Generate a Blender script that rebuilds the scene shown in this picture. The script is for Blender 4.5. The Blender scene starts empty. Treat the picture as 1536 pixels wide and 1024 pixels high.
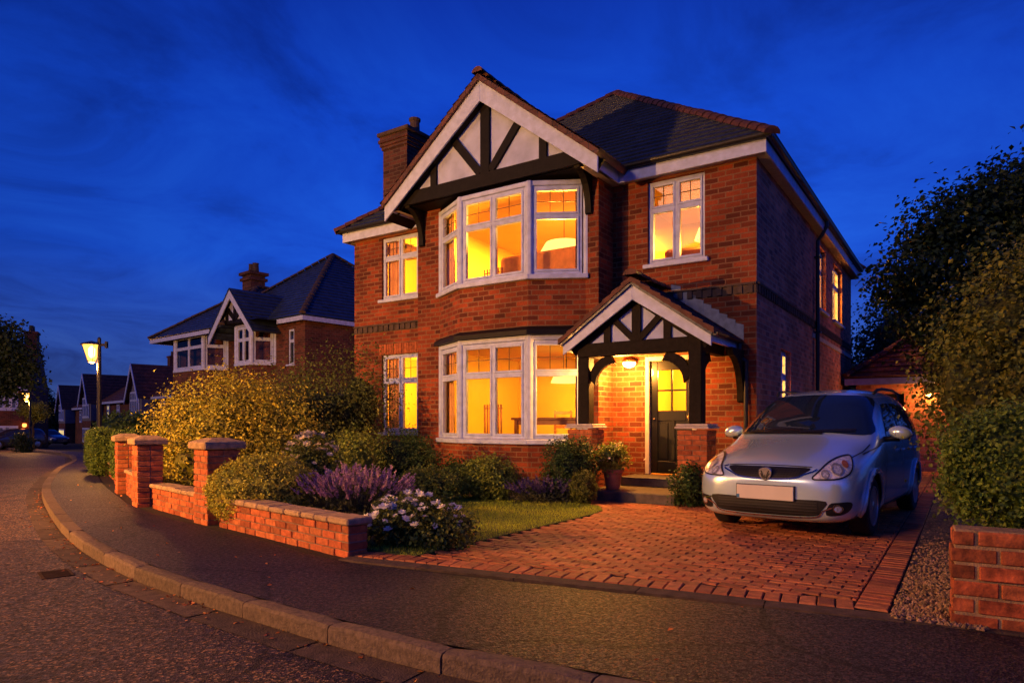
import bpy, bmesh, math, random
import numpy as np
from mathutils import Vector, Matrix, noise
from mathutils.bvhtree import BVHTree

random.seed(7)
sc = bpy.context.scene
COL = sc.collection
PI = math.pi

# ------------------------------------------------------------------ helpers
class MB:
    """collects polygons, links them as one mesh object"""
    def __init__(s):
        s.v = []; s.f = []; s.m = []; s.t = []; s.tinted = False
    def poly(s, pts, mi=0, tint=None):
        b = len(s.v)
        s.v += [tuple(p) for p in pts]
        s.f.append(tuple(range(b, b + len(pts)))); s.m.append(mi)
        if tint is not None: s.tinted = True
        s.t.append(tint if tint is not None else (1, 1, 1))
    def shell(s, verts, faces, mi=0, tint=None):
        b = len(s.v)
        s.v += [tuple(p) for p in verts]
        if tint is not None: s.tinted = True
        for f in faces:
            s.f.append(tuple(b + i for i in f)); s.m.append(mi)
            s.t.append(tint if tint is not None else (1, 1, 1))
    def obox(s, O, A, B, C, a, b, c, mi=0, tint=None):
        O, A, B, C = Vector(O), Vector(A), Vector(B), Vector(C)
        P = [O + A * x + B * y + C * z for z in c for y in b for x in a]
        s.shell(P, [(0, 2, 3, 1), (4, 5, 7, 6), (0, 1, 5, 4), (2, 6, 7, 3), (0, 4, 6, 2), (1, 3, 7, 5)], mi, tint)
    def box(s, x0, x1, y0, y1, z0, z1, mi=0, tint=None):
        s.obox((0, 0, 0), (1, 0, 0), (0, 1, 0), (0, 0, 1), (x0, x1), (y0, y1), (z0, z1), mi, tint)
    def beam(s, p0, p1, w, h, side=(0, 1, 0), mi=0):
        p0, p1 = Vector(p0), Vector(p1)
        L = (p1 - p0).length; A = (p1 - p0) / L
        C = Vector(side); C = (C - A * C.dot(A)).normalized(); B = C.cross(A)
        s.obox(p0, A, B, C, (0, L), (-h / 2, h / 2), (-w / 2, w / 2), mi)
    def prism(s, pts, off, mi=0):
        """closed outline extruded by the vector off"""
        off = Vector(off); a = [Vector(p) for p in pts]; b = [p + off for p in a]; n = len(a)
        s.shell(a + b, [tuple(range(n))[::-1], tuple(range(n, 2 * n))] +
                [(i, (i + 1) % n, n + (i + 1) % n, n + i) for i in range(n)], mi)
    def tube(s, pts, r, n=8, mi=0, cap=True, tint=None):
        pts = [Vector(p) for p in pts]; k = len(pts)
        rr = r if isinstance(r, (list, tuple)) else [r] * k
        V = []; up = Vector((0, 0, 1)); prev = None
        for i, p in enumerate(pts):
            d = (pts[min(i + 1, k - 1)] - pts[max(i - 1, 0)]).normalized()
            if prev is None:
                a = d.cross(up)
                if a.length < 1e-3: a = d.cross(Vector((1, 0, 0)))
            else:
                a = prev - d * prev.dot(d)
            a.normalize(); prev = a; b = d.cross(a)
            for j in range(n):
                t = 2 * PI * j / n
                V.append(p + (a * math.cos(t) + b * math.sin(t)) * rr[i])
        F = [(i * n + j, i * n + (j + 1) % n, (i + 1) * n + (j + 1) % n, (i + 1) * n + j)
             for i in range(k - 1) for j in range(n)]
        if cap: F += [tuple(range(n))[::-1], tuple(range((k - 1) * n, k * n))]
        s.shell(V, F, mi, tint)
    def lathe(s, prof, n=16, c=(0, 0, 0), mi=0, axis='z'):
        V = []
        for r, h in prof:
            for j in range(n):
                t = 2 * PI * j / n; x, y = r * math.cos(t), r * math.sin(t)
                q = (x, y, h) if axis == 'z' else ((h, x, y) if axis == 'x' else (y, h, x))
                V.append((c[0] + q[0], c[1] + q[1], c[2] + q[2]))
        k = len(prof)
        F = [(i * n + j, i * n + (j + 1) % n, (i + 1) * n + (j + 1) % n, (i + 1) * n + j)
             for i in range(k - 1) for j in range(n)]
        F += [tuple(range(n))[::-1], tuple(range((k - 1) * n, k * n))]
        s.shell(V, F, mi)
    def build(s, name, mats, parent=None, bevel=0, smooth=False, loc=None):
        me = bpy.data.meshes.new(name)
        me.from_pydata(s.v, [], s.f)
        if not isinstance(mats, (list, tuple)): mats = [mats]
        for m in mats: me.materials.append(m)
        me.polygons.foreach_set('material_index', s.m)
        if smooth: me.polygons.foreach_set('use_smooth', [True] * len(s.f))
        me.update()
        uv = me.uv_layers.new(name='UVMap').data
        for p in me.polygons:
            n = p.normal
            if abs(n.z) > .97: t = Vector((1, 0, 0)); b = Vector((0, 1, 0))
            else:
                t = Vector((-n.y, n.x, 0)).normalized(); b = n.cross(t)
            for li in p.loop_indices:
                co = me.vertices[me.loops[li].vertex_index].co
                uv[li].uv = (co.dot(t), co.dot(b))
        if s.tinted:
            at = me.color_attributes.new('tint', 'FLOAT_COLOR', 'CORNER')
            d = []
            for p, t in zip(me.polygons, s.t):
                d += [t[0], t[1], t[2], 1.0] * p.loop_total
            at.data.foreach_set('color', d)
        o = bpy.data.objects.new(name, me); COL.objects.link(o)
        if parent: o.parent = parent
        if loc: o.location = loc
        if bevel:
            md = o.modifiers.new('bevel', 'BEVEL'); md.width = bevel; md.segments = 1
            md.limit_method = 'ANGLE'; md.angle_limit = math.radians(40)
        return o

def tag(o, label=None, cat=None, group=None, kind=None):
    if label: o['label'] = label
    if cat: o['category'] = cat
    if group: o['group'] = group
    if kind: o['kind'] = kind
    return o

def thing(name, label, cat, loc=(0, 0, 0), rz=0, group=None):
    o = bpy.data.objects.new(name, None); COL.objects.link(o)
    o.location = loc; o.rotation_euler = (0, 0, rz); o.empty_display_size = .2
    return tag(o, label, cat, group)

def copy_tree(o, parent=None):
    c = o.copy(); COL.objects.link(c)
    if parent: c.parent = parent
    for ch in list(o.children): copy_tree(ch, c)
    return c

# ------------------------------------------------------------------ materials
def new_mat(name):
    m = bpy.data.materials.new(name); m.use_nodes = True
    nt = m.node_tree; b = nt.nodes['Principled BSDF']
    return m, nt, b
def N(nt, t, **kw):
    n = nt.nodes.new(t)
    for k, v in kw.items(): setattr(n, k, v)
    return n
def L(nt, a, b): nt.links.new(a, b)
def mixrgb(nt, mode, fac, a, b):
    n = N(nt, 'ShaderNodeMix', data_type='RGBA', blend_type=mode)
    for sock, val in ((n.inputs[0], fac), (n.inputs[6], a), (n.inputs[7], b)):
        if hasattr(val, 'is_output'): L(nt, val, sock)
        elif isinstance(val, (int, float)): sock.default_value = val
        else: sock.default_value = (*val, 1)
    return n.outputs[2]
def noise_node(nt, vec, scale, detail=4, rough=.55):
    n = N(nt, 'ShaderNodeTexNoise'); n.inputs['Scale'].default_value = scale
    n.inputs['Detail'].default_value = detail; n.inputs['Roughness'].default_value = rough
    if vec is not None: L(nt, vec, n.inputs['Vector'])
    return n.outputs['Fac']
def ramp(nt, fac, stops):
    r = N(nt, 'ShaderNodeValToRGB'); e = r.color_ramp.elements
    while len(e) < len(stops): e.new(.5)
    for q, (p, c) in zip(e, stops): q.position = p; q.color = (*c, 1) if len(c) == 3 else c
    L(nt, fac, r.inputs[0]); return r.outputs[0]
def bump(nt, b, h, strength=.4, dist=.01):
    n = N(nt, 'ShaderNodeBump'); n.inputs['Strength'].default_value = strength
    n.inputs['Distance'].default_value = dist
    L(nt, h, n.inputs['Height']); L(nt, n.outputs[0], b.inputs['Normal']); return n

def mat_plain(name, col, rough=.6, metal=0, var=.25, scale=6, bmp=.15, bscale=60, spec=.4, coat=0, tint=False):
    m, nt, b = new_mat(name)
    tc = N(nt, 'ShaderNodeTexCoord').outputs['Object']
    n1 = noise_node(nt, tc, scale, 6)
    g = ramp(nt, n1, [(.3, (1 - var,) * 3), (.7, (1 + var * .5,) * 3)])
    c = mixrgb(nt, 'MULTIPLY', 1, col, g)
    if tint:
        at = N(nt, 'ShaderNodeAttribute', attribute_name='tint')
        c = mixrgb(nt, 'MULTIPLY', 1, c, at.outputs['Color'])
    L(nt, c, b.inputs['Base Color'])
    b.inputs['Roughness'].default_value = rough; b.inputs['Metallic'].default_value = metal
    b.inputs['Specular IOR Level'].default_value = spec
    if coat: b.inputs['Coat Weight'].default_value = coat; b.inputs['Coat Roughness'].default_value = .05
    if bmp: bump(nt, b, noise_node(nt, tc, bscale, 3), bmp, .01)
    return m

def mat_brick(name, c1, c2, mortar, bw=.25, bh=.092, ms=.011, rough=.85, bmp=.6):
    m, nt, b = new_mat(name)
    tc = N(nt, 'ShaderNodeTexCoord'); uv = tc.outputs['UV']; ob = tc.outputs['Object']
    wob = N(nt, 'ShaderNodeTexNoise'); wob.inputs['Scale'].default_value = 7
    L(nt, ob, wob.inputs['Vector'])
    off = N(nt, 'ShaderNodeVectorMath', operation='MULTIPLY_ADD')
    L(nt, wob.outputs['Color'], off.inputs[0]); off.inputs[1].default_value = (.012, .012, 0); L(nt, uv, off.inputs[2])
    br = N(nt, 'ShaderNodeTexBrick'); br.offset = .5; br.squash = 1
    L(nt, off.outputs[0], br.inputs['Vector'])
    br.inputs['Color1'].default_value = (*c1, 1); br.inputs['Color2'].default_value = (*c2, 1)
    br.inputs['Mortar'].default_value = (*mortar, 1); br.inputs['Scale'].default_value = 1
    br.inputs['Mortar Size'].default_value = ms; br.inputs['Mortar Smooth'].default_value = .15
    br.inputs['Brick Width'].default_value = bw; br.inputs['Row Height'].default_value = bh
    big = ramp(nt, noise_node(nt, ob, .9, 6, .6), [(.28, (.45,) * 3), (.72, (1.25,) * 3)])
    fine = ramp(nt, noise_node(nt, ob, 38, 5, .65), [(.25, (.6,) * 3), (.75, (1.25,) * 3)])
    c = mixrgb(nt, 'MULTIPLY', 1, br.outputs['Color'], big)
    c = mixrgb(nt, 'MULTIPLY', .8, c, fine)
    L(nt, c, b.inputs['Base Color']); b.inputs['Roughness'].default_value = rough
    b.inputs['Specular IOR Level'].default_value = .25
    inv = N(nt, 'ShaderNodeMath', operation='SUBTRACT'); inv.inputs[0].default_value = 1
    L(nt, br.outputs['Fac'], inv.inputs[1])
    ad = N(nt, 'ShaderNodeMath', operation='MULTIPLY_ADD'); L(nt, noise_node(nt, ob, 70, 4), ad.inputs[0])
    ad.inputs[1].default_value = .5; L(nt, inv.outputs[0], ad.inputs[2])
    bump(nt, b, ad.outputs[0], bmp, .012)
    return m

def mat_tiles(name, c1, c2, bw=.22, bh=.2, rough=.6, gap=(.01, .01, .012)):
    m, nt, b = new_mat(name)
    tc = N(nt, 'ShaderNodeTexCoord')
    br = N(nt, 'ShaderNodeTexBrick'); L(nt, tc.outputs['UV'], br.inputs['Vector'])
    br.inputs['Color1'].default_value = (*c1, 1); br.inputs['Color2'].default_value = (*c2, 1)
    br.inputs['Mortar'].default_value = (*gap, 1); br.inputs['Scale'].default_value = 1
    br.inputs['Mortar Size'].default_value = .006; br.inputs['Mortar Smooth'].default_value = .2
    br.inputs['Brick Width'].default_value = bw; br.inputs['Row Height'].default_value = bh
    n1 = ramp(nt, noise_node(nt, tc.outputs['Object'], 3, 6, .7), [(.3, (.55,) * 3), (.7, (1.3,) * 3)])
    c = mixrgb(nt, 'MULTIPLY', 1, br.outputs['Color'], n1)
    L(nt, c, b.inputs['Base Color'])
    L(nt, ramp(nt, noise_node(nt, tc.outputs['Object'], 22, 4), [(.3, (rough - .15,) * 3), (.7, (rough + .2,) * 3)]), b.inputs['Roughness'])
    b.inputs['Specular IOR Level'].default_value = .5
    inv = N(nt, 'ShaderNodeMath', operation='SUBTRACT'); inv.inputs[0].default_value = 1
    L(nt, br.outputs['Fac'], inv.inputs[1]); bump(nt, b, inv.outputs[0], .5, .01)
    return m

def mat_leaf(name, col, trans=.25, rough=.5, hue=(.9, .75, .4)):
    m, nt, b = new_mat(name)
    at = N(nt, 'ShaderNodeAttribute', attribute_name='tint').outputs['Color']
    c = mixrgb(nt, 'MULTIPLY', 1, col, at)
    L(nt, c, b.inputs['Base Color']); b.inputs['Roughness'].default_value = rough
    b.inputs['Specular IOR Level'].default_value = .3
    tr = N(nt, 'ShaderNodeBsdfTranslucent'); L(nt, c, tr.inputs['Color'])
    mx = N(nt, 'ShaderNodeMixShader'); mx.inputs[0].default_value = trans
    L(nt, b.outputs[0], mx.inputs[1]); L(nt, tr.outputs[0], mx.inputs[2])
    L(nt, mx.outputs[0], nt.nodes['Material Output'].inputs[0])
    return m

def mat_tarmac(name, col, speck=(.2, .14, .09), scale=90, warm=.5):
    m, nt, b = new_mat(name)
    tc = N(nt, 'ShaderNodeTexCoord').outputs['Object']
    vo = N(nt, 'ShaderNodeTexVoronoi'); vo.inputs['Scale'].default_value = scale; L(nt, tc, vo.inputs['Vector'])
    st = ramp(nt, vo.outputs['Color'], [(.22, (.22,) * 3), (.48, (.8,) * 3), (.62, (1.5,) * 3), (.80, (4.0,) * 3)])
    big = ramp(nt, noise_node(nt, tc, .8, 7, .65), [(.3, (.55,) * 3), (.7, (1.35,) * 3)])
    c = mixrgb(nt, 'MULTIPLY', 1, col, st); c = mixrgb(nt, 'MULTIPLY', 1, c, big)
    fl = N(nt, 'ShaderNodeTexVoronoi'); fl.inputs['Scale'].default_value = scale * .8; L(nt, tc, fl.inputs['Vector'])
    th = ramp(nt, fl.outputs['Color'], [(.765, (0,) * 3), (.80, (1,) * 3)])
    c = mixrgb(nt, 'MIX', th, c, speck)
    # hairline cracks and old repairs
    wv = N(nt, 'ShaderNodeVectorMath', operation='MULTIPLY_ADD'); nz = N(nt, 'ShaderNodeTexNoise'); nz.inputs['Scale'].default_value = 2.2; nz.inputs['Detail'].default_value = 5
    L(nt, tc, nz.inputs['Vector']); L(nt, nz.outputs['Color'], wv.inputs[0]); wv.inputs[1].default_value = (.55, .55, 0); L(nt, tc, wv.inputs[2])
    ck = N(nt, 'ShaderNodeTexVoronoi', feature='DISTANCE_TO_EDGE'); ck.inputs['Scale'].default_value = .42; L(nt, wv.outputs[0], ck.inputs['Vector'])
    c = mixrgb(nt, 'MULTIPLY', 1, c, ramp(nt, ck.outputs['Distance'], [(.0, (.25,) * 3), (.009, (.45,) * 3), (.016, (1,) * 3)]))
    pv_ = N(nt, 'ShaderNodeTexVoronoi'); pv_.inputs['Scale'].default_value = .33; L(nt, wv.outputs[0], pv_.inputs['Vector'])
    c = mixrgb(nt, 'MULTIPLY', 1, c, ramp(nt, pv_.outputs['Color'], [(.3, (.72,) * 3), (.7, (1.2,) * 3)]))
    L(nt, c, b.inputs['Base Color'])
    L(nt, ramp(nt, noise_node(nt, tc, 30, 3), [(.3, (.45,) * 3), (.7, (.8,) * 3)]), b.inputs['Roughness'])
    b.inputs['Specular IOR Level'].default_value = .3
    ad = N(nt, 'ShaderNodeMath', operation='ADD')
    L(nt, vo.outputs['Distance'], ad.inputs[0]); L(nt, noise_node(nt, tc, 25, 5), ad.inputs[1])
    bump(nt, b, ad.outputs[0], .7, .008)
    return m

def mat_glass(name, tint=(1, .96, .9), refl=.09):
    m, nt, b = new_mat(name)
    t = N(nt, 'ShaderNodeBsdfTransparent'); t.inputs[0].default_value = (*tint, 1)
    g = N(nt, 'ShaderNodeBsdfGlossy'); g.inputs['Roughness'].default_value = .03
    fr = N(nt, 'ShaderNodeFresnel'); fr.inputs[0].default_value = 1.35
    mx = N(nt, 'ShaderNodeMixShader'); L(nt, fr.outputs[0], mx.inputs[0])
    L(nt, t.outputs[0], mx.inputs[1]); L(nt, g.outputs[0], mx.inputs[2])
    L(nt, mx.outputs[0], nt.nodes['Material Output'].inputs[0])
    return m

def mat_emit(name, col, s):
    m, nt, b = new_mat(name)
    e = N(nt, 'ShaderNodeEmission'); e.inputs[0].default_value = (*col, 1); e.inputs[1].default_value = s
    L(nt, e.outputs[0], nt.nodes['Material Output'].inputs[0]); return m

M = {}
M['brick'] = mat_brick('red_brick', (.35, .070, .022), (.095, .023, .012), (.24, .125, .065))
M['brick_side'] = mat_brick('lightened_side_brick', (.74, .26, .16), (.27, .10, .08), (.50, .30, .24), ms=.009)  # house brick with its colour lightened to make up for the shaded side
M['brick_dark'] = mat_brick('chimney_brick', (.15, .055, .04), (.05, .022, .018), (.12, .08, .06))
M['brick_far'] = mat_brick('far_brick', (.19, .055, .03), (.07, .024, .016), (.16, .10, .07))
M['brick_unit'] = mat_plain('brick_unit', (.50, .14, .045), .85, var=.45, scale=14, bmp=.7, bscale=45, tint=True)
M['rough_brick'] = mat_plain('rough_brick', (.40, .10, .034), .9, var=.8, scale=9, bmp=1.0, bscale=30, tint=True)
M['sandmortar'] = mat_plain('sandy_mortar', (.36, .23, .12), .95, var=.45, bmp=.9, bscale=60)
M['mortar'] = mat_plain('mortar', (.26, .17, .11), .95, var=.3, bmp=.6, bscale=80)
M['string'] = mat_plain('string_course_stone', (.075, .05, .04), .8, var=.5, bmp=.5)
M['slate'] = mat_tiles('slate_tiles', (.036, .058, .115), (.020, .033, .066), .26, .24, .38)
M['clay'] = mat_plain('clay_tiles', (.115, .045, .030), .75, var=.5, scale=9, bmp=.5, bscale=30)
M['clayroof'] = mat_tiles('clay_roof', (.13, .045, .03), (.075, .03, .022), .2, .2, .7)
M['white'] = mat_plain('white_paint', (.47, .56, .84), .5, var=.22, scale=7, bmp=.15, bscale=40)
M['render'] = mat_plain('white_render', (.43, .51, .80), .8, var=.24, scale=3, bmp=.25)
M['timber'] = mat_plain('black_timber', (.0075, .0065, .0065), .6, spec=.15, var=.4, scale=12, bmp=.4, bscale=30)
M['oak'] = mat_plain('dark_oak', (.012, .0085, .007), .65, spec=.12, var=.5, scale=14, bmp=.6, bscale=35)
M['blackmetal'] = mat_plain('black_pvc', (.014, .014, .016), .35, var=.2)
M['lead'] = mat_plain('lead_sheet', (.20, .25, .32), .5, var=.35, scale=9, bmp=.3)
M['leadroof'] = mat_plain('dark_lead', (.009, .008, .008), .55, spec=.2, var=.4, bmp=.3)
M['stone'] = mat_plain('cap_stone', (.46, .31, .17), .9, var=.4, scale=16, bmp=.8, bscale=60)
M['capwhite'] = mat_plain('painted_cap', (.55, .50, .45), .8, var=.2, scale=10, bmp=.4)
M['kerb'] = mat_plain('kerb_granite', (.17, .122, .082), .85, var=.45, scale=28, bmp=.9, bscale=75, tint=True)
M['channel'] = mat_plain('channel_concrete', (.095, .062, .042), .9, var=.5, scale=10, bmp=.8, bscale=70, tint=True)
M['step'] = mat_plain('step_stone', (.10, .085, .07), .6, var=.4, scale=10, bmp=.4)
M['paver'] = mat_plain('block_paver', (.50, .17, .062), .75, var=.35, scale=16, bmp=.7, bscale=60, tint=True)
M['road'] = mat_tarmac('road_tarmac', (.034, .0215, .012), (.34, .19, .08), 84)
M['pave'] = mat_tarmac('pavement_tarmac', (.019, .0150, .0178), (.12, .065, .045), 100)
M['soil'] = mat_plain('soil', (.022, .015, .010), .95, var=.5, scale=20, bmp=1, bscale=40)
M['earth'] = mat_plain('earth', (.02, .022, .014), .95, var=.5, scale=2, bmp=.6, bscale=20)
M['turf'] = mat_plain('turf', (.12, .15, .02), .95, var=.4, scale=9, bmp=.8, bscale=80)
M['glass'] = mat_glass('window_glass')
M['leading'] = mat_plain('leading', (.05, .035, .02), .5, var=.1)
M['terracotta'] = mat_plain('terracotta', (.42, .16, .075), .8, var=.3, scale=9, bmp=.3)
M['door'] = mat_plain('black_door', (.0065, .006, .006), .35, spec=.2, var=.2, bmp=.05, coat=.3)
M['brass'] = mat_plain('brass', (.75, .5, .2), .25, 1, var=.1, bmp=0)
M['room'] = mat_plain('cream_wall', (.92, .62, .10), .9, var=.08, scale=1.5, bmp=0)
M['roomfloor'] = mat_plain('carpet', (.40, .20, .08), .9, var=.2)
M['curtain'] = mat_plain('curtain_cloth', (.80, .46, .20), .9, var=.2)
M['furn'] = mat_plain('brown_wood', (.20, .07, .022), .4, var=.3)
M['sofa'] = mat_plain('tan_upholstery', (.55, .24, .07), .9, var=.3)
M['shade'] = mat_emit('glowing_shade', (1, .62, .12), 2.6)
M['bark'] = mat_plain('bark', (.035, .026, .018), .95, var=.5, scale=10, bmp=1, bscale=25)
# ------------------------------------------------------------------ leaves
LM = {
 'gold': mat_leaf('leaf_gold', (.46, .42, .05)),
 'mid': mat_leaf('leaf_mid', (.130, .165, .030)),
 'dark': mat_leaf('leaf_dark', (.05, .10, .022)),
 'box': mat_leaf('leaf_box', (.52, .50, .06)),
 'lime': mat_leaf('leaf_lime', (.24, .30, .04)),
 'orange': mat_leaf('leaf_autumn', (.155, .175, .026)),
 'tree': mat_leaf('leaf_tree', (.030, .058, .018), .2),
 'hedge': mat_leaf('leaf_hedge', (.125, .20, .028)),
 'grey': mat_leaf('leaf_lavender', (.11, .12, .06)),
 'purple': mat_leaf('petal_purple', (.52, .32, .42), .2),
 'purpledark': mat_leaf('petal_violet', (.20, .13, .26), .2),
 'white': mat_leaf('petal_white', (.92, .88, .80), .2),
 'cream': mat_leaf('petal_cream', (.92, .82, .58), .2),
}
def leaf_arrays(rng, P, Nn, size, tint, aspect=.42):
    n = len(P)
    R = rng.normal(size=(n, 3))
    T = np.cross(Nn, R); T /= np.linalg.norm(T, axis=1)[:, None] + 1e-9
    B = np.cross(Nn, T); B /= np.linalg.norm(B, axis=1)[:, None] + 1e-9
    s = size * rng.uniform(.6, 1.35, n)[:, None]
    V = np.empty((n, 4, 3))
    V[:, 0] = P
    V[:, 1] = P + T * .5 * s + B * aspect * s + Nn * .10 * s
    V[:, 2] = P + T * s - Nn * .12 * s
    V[:, 3] = P + T * .5 * s - B * aspect * s + Nn * .10 * s
    return V.reshape(-1, 3), np.repeat(tint, 4, axis=0)

def foliage(name, blobs, n, size, mat, parent=None, seed=0, clump=.20, core=.74, p=2.0, per=18,
            shell=(.82, 1.05), zmin=None, hue=.12, core_tint=.30, wob=.11, aspect=.42, upb=.35):
    rng = np.random.default_rng(seed)
    wts = np.array([(b[3] * b[4] * b[5]) ** (2 / 3) for b in blobs]); wts /= wts.sum()
    VV, TT = [], []; CV, CF, CT = [], [], []
    for b, w in zip(blobs, wts):
        c = np.array(b[:3]); r = np.array(b[3:6]); ni = max(20, int(n * w))
        m = max(10, ni // per)
        d = rng.normal(size=(m, 3)); d /= np.linalg.norm(d, axis=1)[:, None]
        if p != 2: d = d / (np.abs(d) ** p).sum(1)[:, None] ** (1 / p)
        ph = rng.uniform(0, 6, 3)
        bulge = 1 + wob * (np.sin(d[:, 0] * 4 + ph[0]) * np.sin(d[:, 1] * 4.3 + ph[1]) + .5 * np.sin(d[:, 2] * 7 + ph[2]))
        cc = c + d * r * (rng.uniform(*shell, m) * bulge)[:, None]
        cb = rng.uniform(.6, 1.3, m)
        hs = rng.normal(0, hue, m)
        k = rng.integers(0, m, ni)
        P = cc[k] + rng.normal(size=(ni, 3)) * clump * r.mean()
        out = (P - c) / r; out /= np.linalg.norm(out, axis=1)[:, None] + 1e-9
        Nn = out * .7 + rng.normal(size=(ni, 3)) * .55 + np.array([0, 0, upb])
        Nn /= np.linalg.norm(Nn, axis=1)[:, None]
        if zmin is not None: P[:, 2] = np.where(P[:, 2] < zmin, zmin + rng.uniform(0, .12, ni), P[:, 2])
        lum = cb[k] * rng.uniform(.65, 1.35, ni)
        t = np.stack([lum * (1 + hs[k]), lum * (1 + .3 * hs[k]), lum * (1 - hs[k]), np.ones(ni)], 1)
        v, t = leaf_arrays(rng, P, Nn, size, t, aspect); VV.append(v); TT.append(t)
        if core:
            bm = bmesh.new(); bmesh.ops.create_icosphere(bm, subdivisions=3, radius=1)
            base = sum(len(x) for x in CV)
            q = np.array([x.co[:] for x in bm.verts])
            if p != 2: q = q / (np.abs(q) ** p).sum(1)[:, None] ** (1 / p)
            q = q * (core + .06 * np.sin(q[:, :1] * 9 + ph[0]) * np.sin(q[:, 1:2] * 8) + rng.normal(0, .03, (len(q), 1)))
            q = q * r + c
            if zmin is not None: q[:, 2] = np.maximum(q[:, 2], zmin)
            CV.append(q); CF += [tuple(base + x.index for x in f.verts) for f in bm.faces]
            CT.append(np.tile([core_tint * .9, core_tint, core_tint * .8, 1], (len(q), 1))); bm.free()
    V = np.concatenate(VV); T = np.concatenate(TT); nq = len(V) // 4
    F = np.arange(nq * 4).reshape(-1, 4).tolist()
    if CV:
        off = len(V); V = np.concatenate([V] + CV); T = np.concatenate([T] + CT)
        F += [tuple(off + i for i in f) for f in CF]
    return leaf_mesh(name, V, F, T, mat, parent)

def leaf_mesh(name, V, F, T, mat, parent=None):
    me = bpy.data.meshes.new(name)
    me.from_pydata(np.asarray(V).tolist(), [], F); me.materials.append(mat); me.update()
    at = me.color_attributes.new('tint', 'FLOAT_COLOR', 'POINT')
    T = np.asarray(T, dtype=np.float32)
    at.data.foreach_set('color', T.ravel())
    o = bpy.data.objects.new(name, me); COL.objects.link(o)
    if parent: o.parent = parent
    return o

def stems(mb, pts_from, targets, r0, r1, rng, n=6):
    for t in targets:
        a = Vector(pts_from); b = Vector(t)
        mid = a.lerp(b, .5) + Vector((rng.uniform(-.1, .1), rng.uniform(-.1, .1), rng.uniform(-.02, .1))) * (b - a).length
        mb.tube([a, a.lerp(mid, .55), mid, mid.lerp(b, .6), b], [r0, r0 * .85, (r0 + r1) / 2, r1 * 1.2, r1], n)

def shrub(name, label, cat, loc, blobs, n, size, mat, seed, group=None, **kw):
    t = thing(name, label, cat, loc, 0, group)
    foliage('foliage', blobs, n, size, mat, t, seed, **kw)
    mb = MB(); rng = random.Random(seed)
    tg = []
    for b in blobs:
        for _ in range(4):
            tg.append((b[0] + rng.uniform(-.5, .5) * b[3], b[1] + rng.uniform(-.5, .5) * b[4], b[2] + rng.uniform(-.2, .3) * b[5]))
    stems(mb, (0, 0, -.03), tg, .02, .008, rng, 5)
    mb.build('stem', M['bark'], t, smooth=True)
    return t

def flower_heads(name, pts, size, mat, parent, seed, petals=6):
    """each head: a little cup of petals"""
    rng = np.random.default_rng(seed)
    for P in pts:
        V = []; F = []; T = []
        P = np.array(P); ax = rng.normal(size=3) * .5 + np.array([0, -.3, 1.0]); ax /= np.linalg.norm(ax)
        e = np.cross(ax, [1, .2, .1]); e /= np.linalg.norm(e); f = np.cross(ax, e)
        s = size * rng.uniform(.6, 1.25)
        for ring, (rr, lift, k) in enumerate(((1, .15, petals), (.62, .42, petals - 1))):
            for j in range(k):
                a = 2 * PI * j / k + ring * .5
                dr = e * math.cos(a) + f * math.sin(a); tg = np.cross(ax, dr)
                b = len(V)
                V += [P + ax * .05 * s, P + dr * s * .6 * rr + tg * s * .36 * rr + ax * lift * s, P + dr * s * rr + ax * (lift + .1) * s,
                      P + dr * s * .6 * rr - tg * s * .36 * rr + ax * lift * s]
                F.append((b, b + 1, b + 2, b + 3)); l = rng.uniform(.75, 1.1); T += [[l, l, l, 1]] * 4
        leaf_mesh(name, V, F, T, mat, parent)

def lavender(label, loc, rx, ry, h, n, seed, mat, base_mat, group=None):
    t = thing('lavender_bush', label, 'lavender', loc, 0, group)
    rng = np.random.default_rng(seed)
    foliage('foliage', [(0, 0, h * .30, rx * .9, ry * .9, h * .34)], 2200, .055, base_mat, t, seed, aspect=.16, core=.6, zmin=.01, upb=.2)
    SV, SF, ST = [], [], []; FV, FF, FT = [], [], []
    for i in range(n):
        a = rng.uniform(0, 2 * PI); r = math.sqrt(rng.uniform(0, 1))
        bx, by = math.cos(a) * r * rx * .6, math.sin(a) * r * ry * .6
        lean = np.array([math.cos(a) * r * rx * .75 + rng.normal(0, .05), math.sin(a) * r * ry * .75 + rng.normal(0, .05), h * rng.uniform(.72, 1.08) * (1 - .25 * r * r)])
        p0 = np.array([bx, by, h * .25]); p1 = np.array([bx, by, 0]) + lean * np.array([.7, .7, 1])
        d = p1 - p0; d /= np.linalg.norm(d)
        for e in ((1, 0, 0), (0, 1, 0)):
            e = np.cross(d, e); e /= np.linalg.norm(e) + 1e-9; b = len(SV); w = .003
            SV += [p0 - e * w, p0 + e * w, p1 + e * w, p1 - e * w]; SF.append((b, b + 1, b + 2, b + 3)); ST += [[.8, .9, .8, 1]] * 4
        L_ = rng.uniform(.09, .17); k = 9
        for j in range(k):
            c = p1 - d * L_ * (j / k) + rng.normal(0, .004, 3); s = .020 * (.55 + .6 * (j / k)) * rng.uniform(.8, 1.2)
            for q in range(2):
                x = rng.normal(size=3); x = np.cross(x, d); x /= np.linalg.norm(x) + 1e-9; y = d * .8 + x * .5
                b = len(FV); FV += [c - x * s, c + y * s * .5 - d * s, c + x * s, c + y * s * 1.3]; FF.append((b, b + 1, b + 2, b + 3))
                l = rng.uniform(.6, 1.35); FT += [[l, l, l * rng.uniform(.9, 1.2), 1]] * 4
    leaf_mesh('stem', SV, SF, ST, base_mat, t); leaf_mesh('flower_spike', FV, FF, FT, mat, t)
    return t

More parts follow.
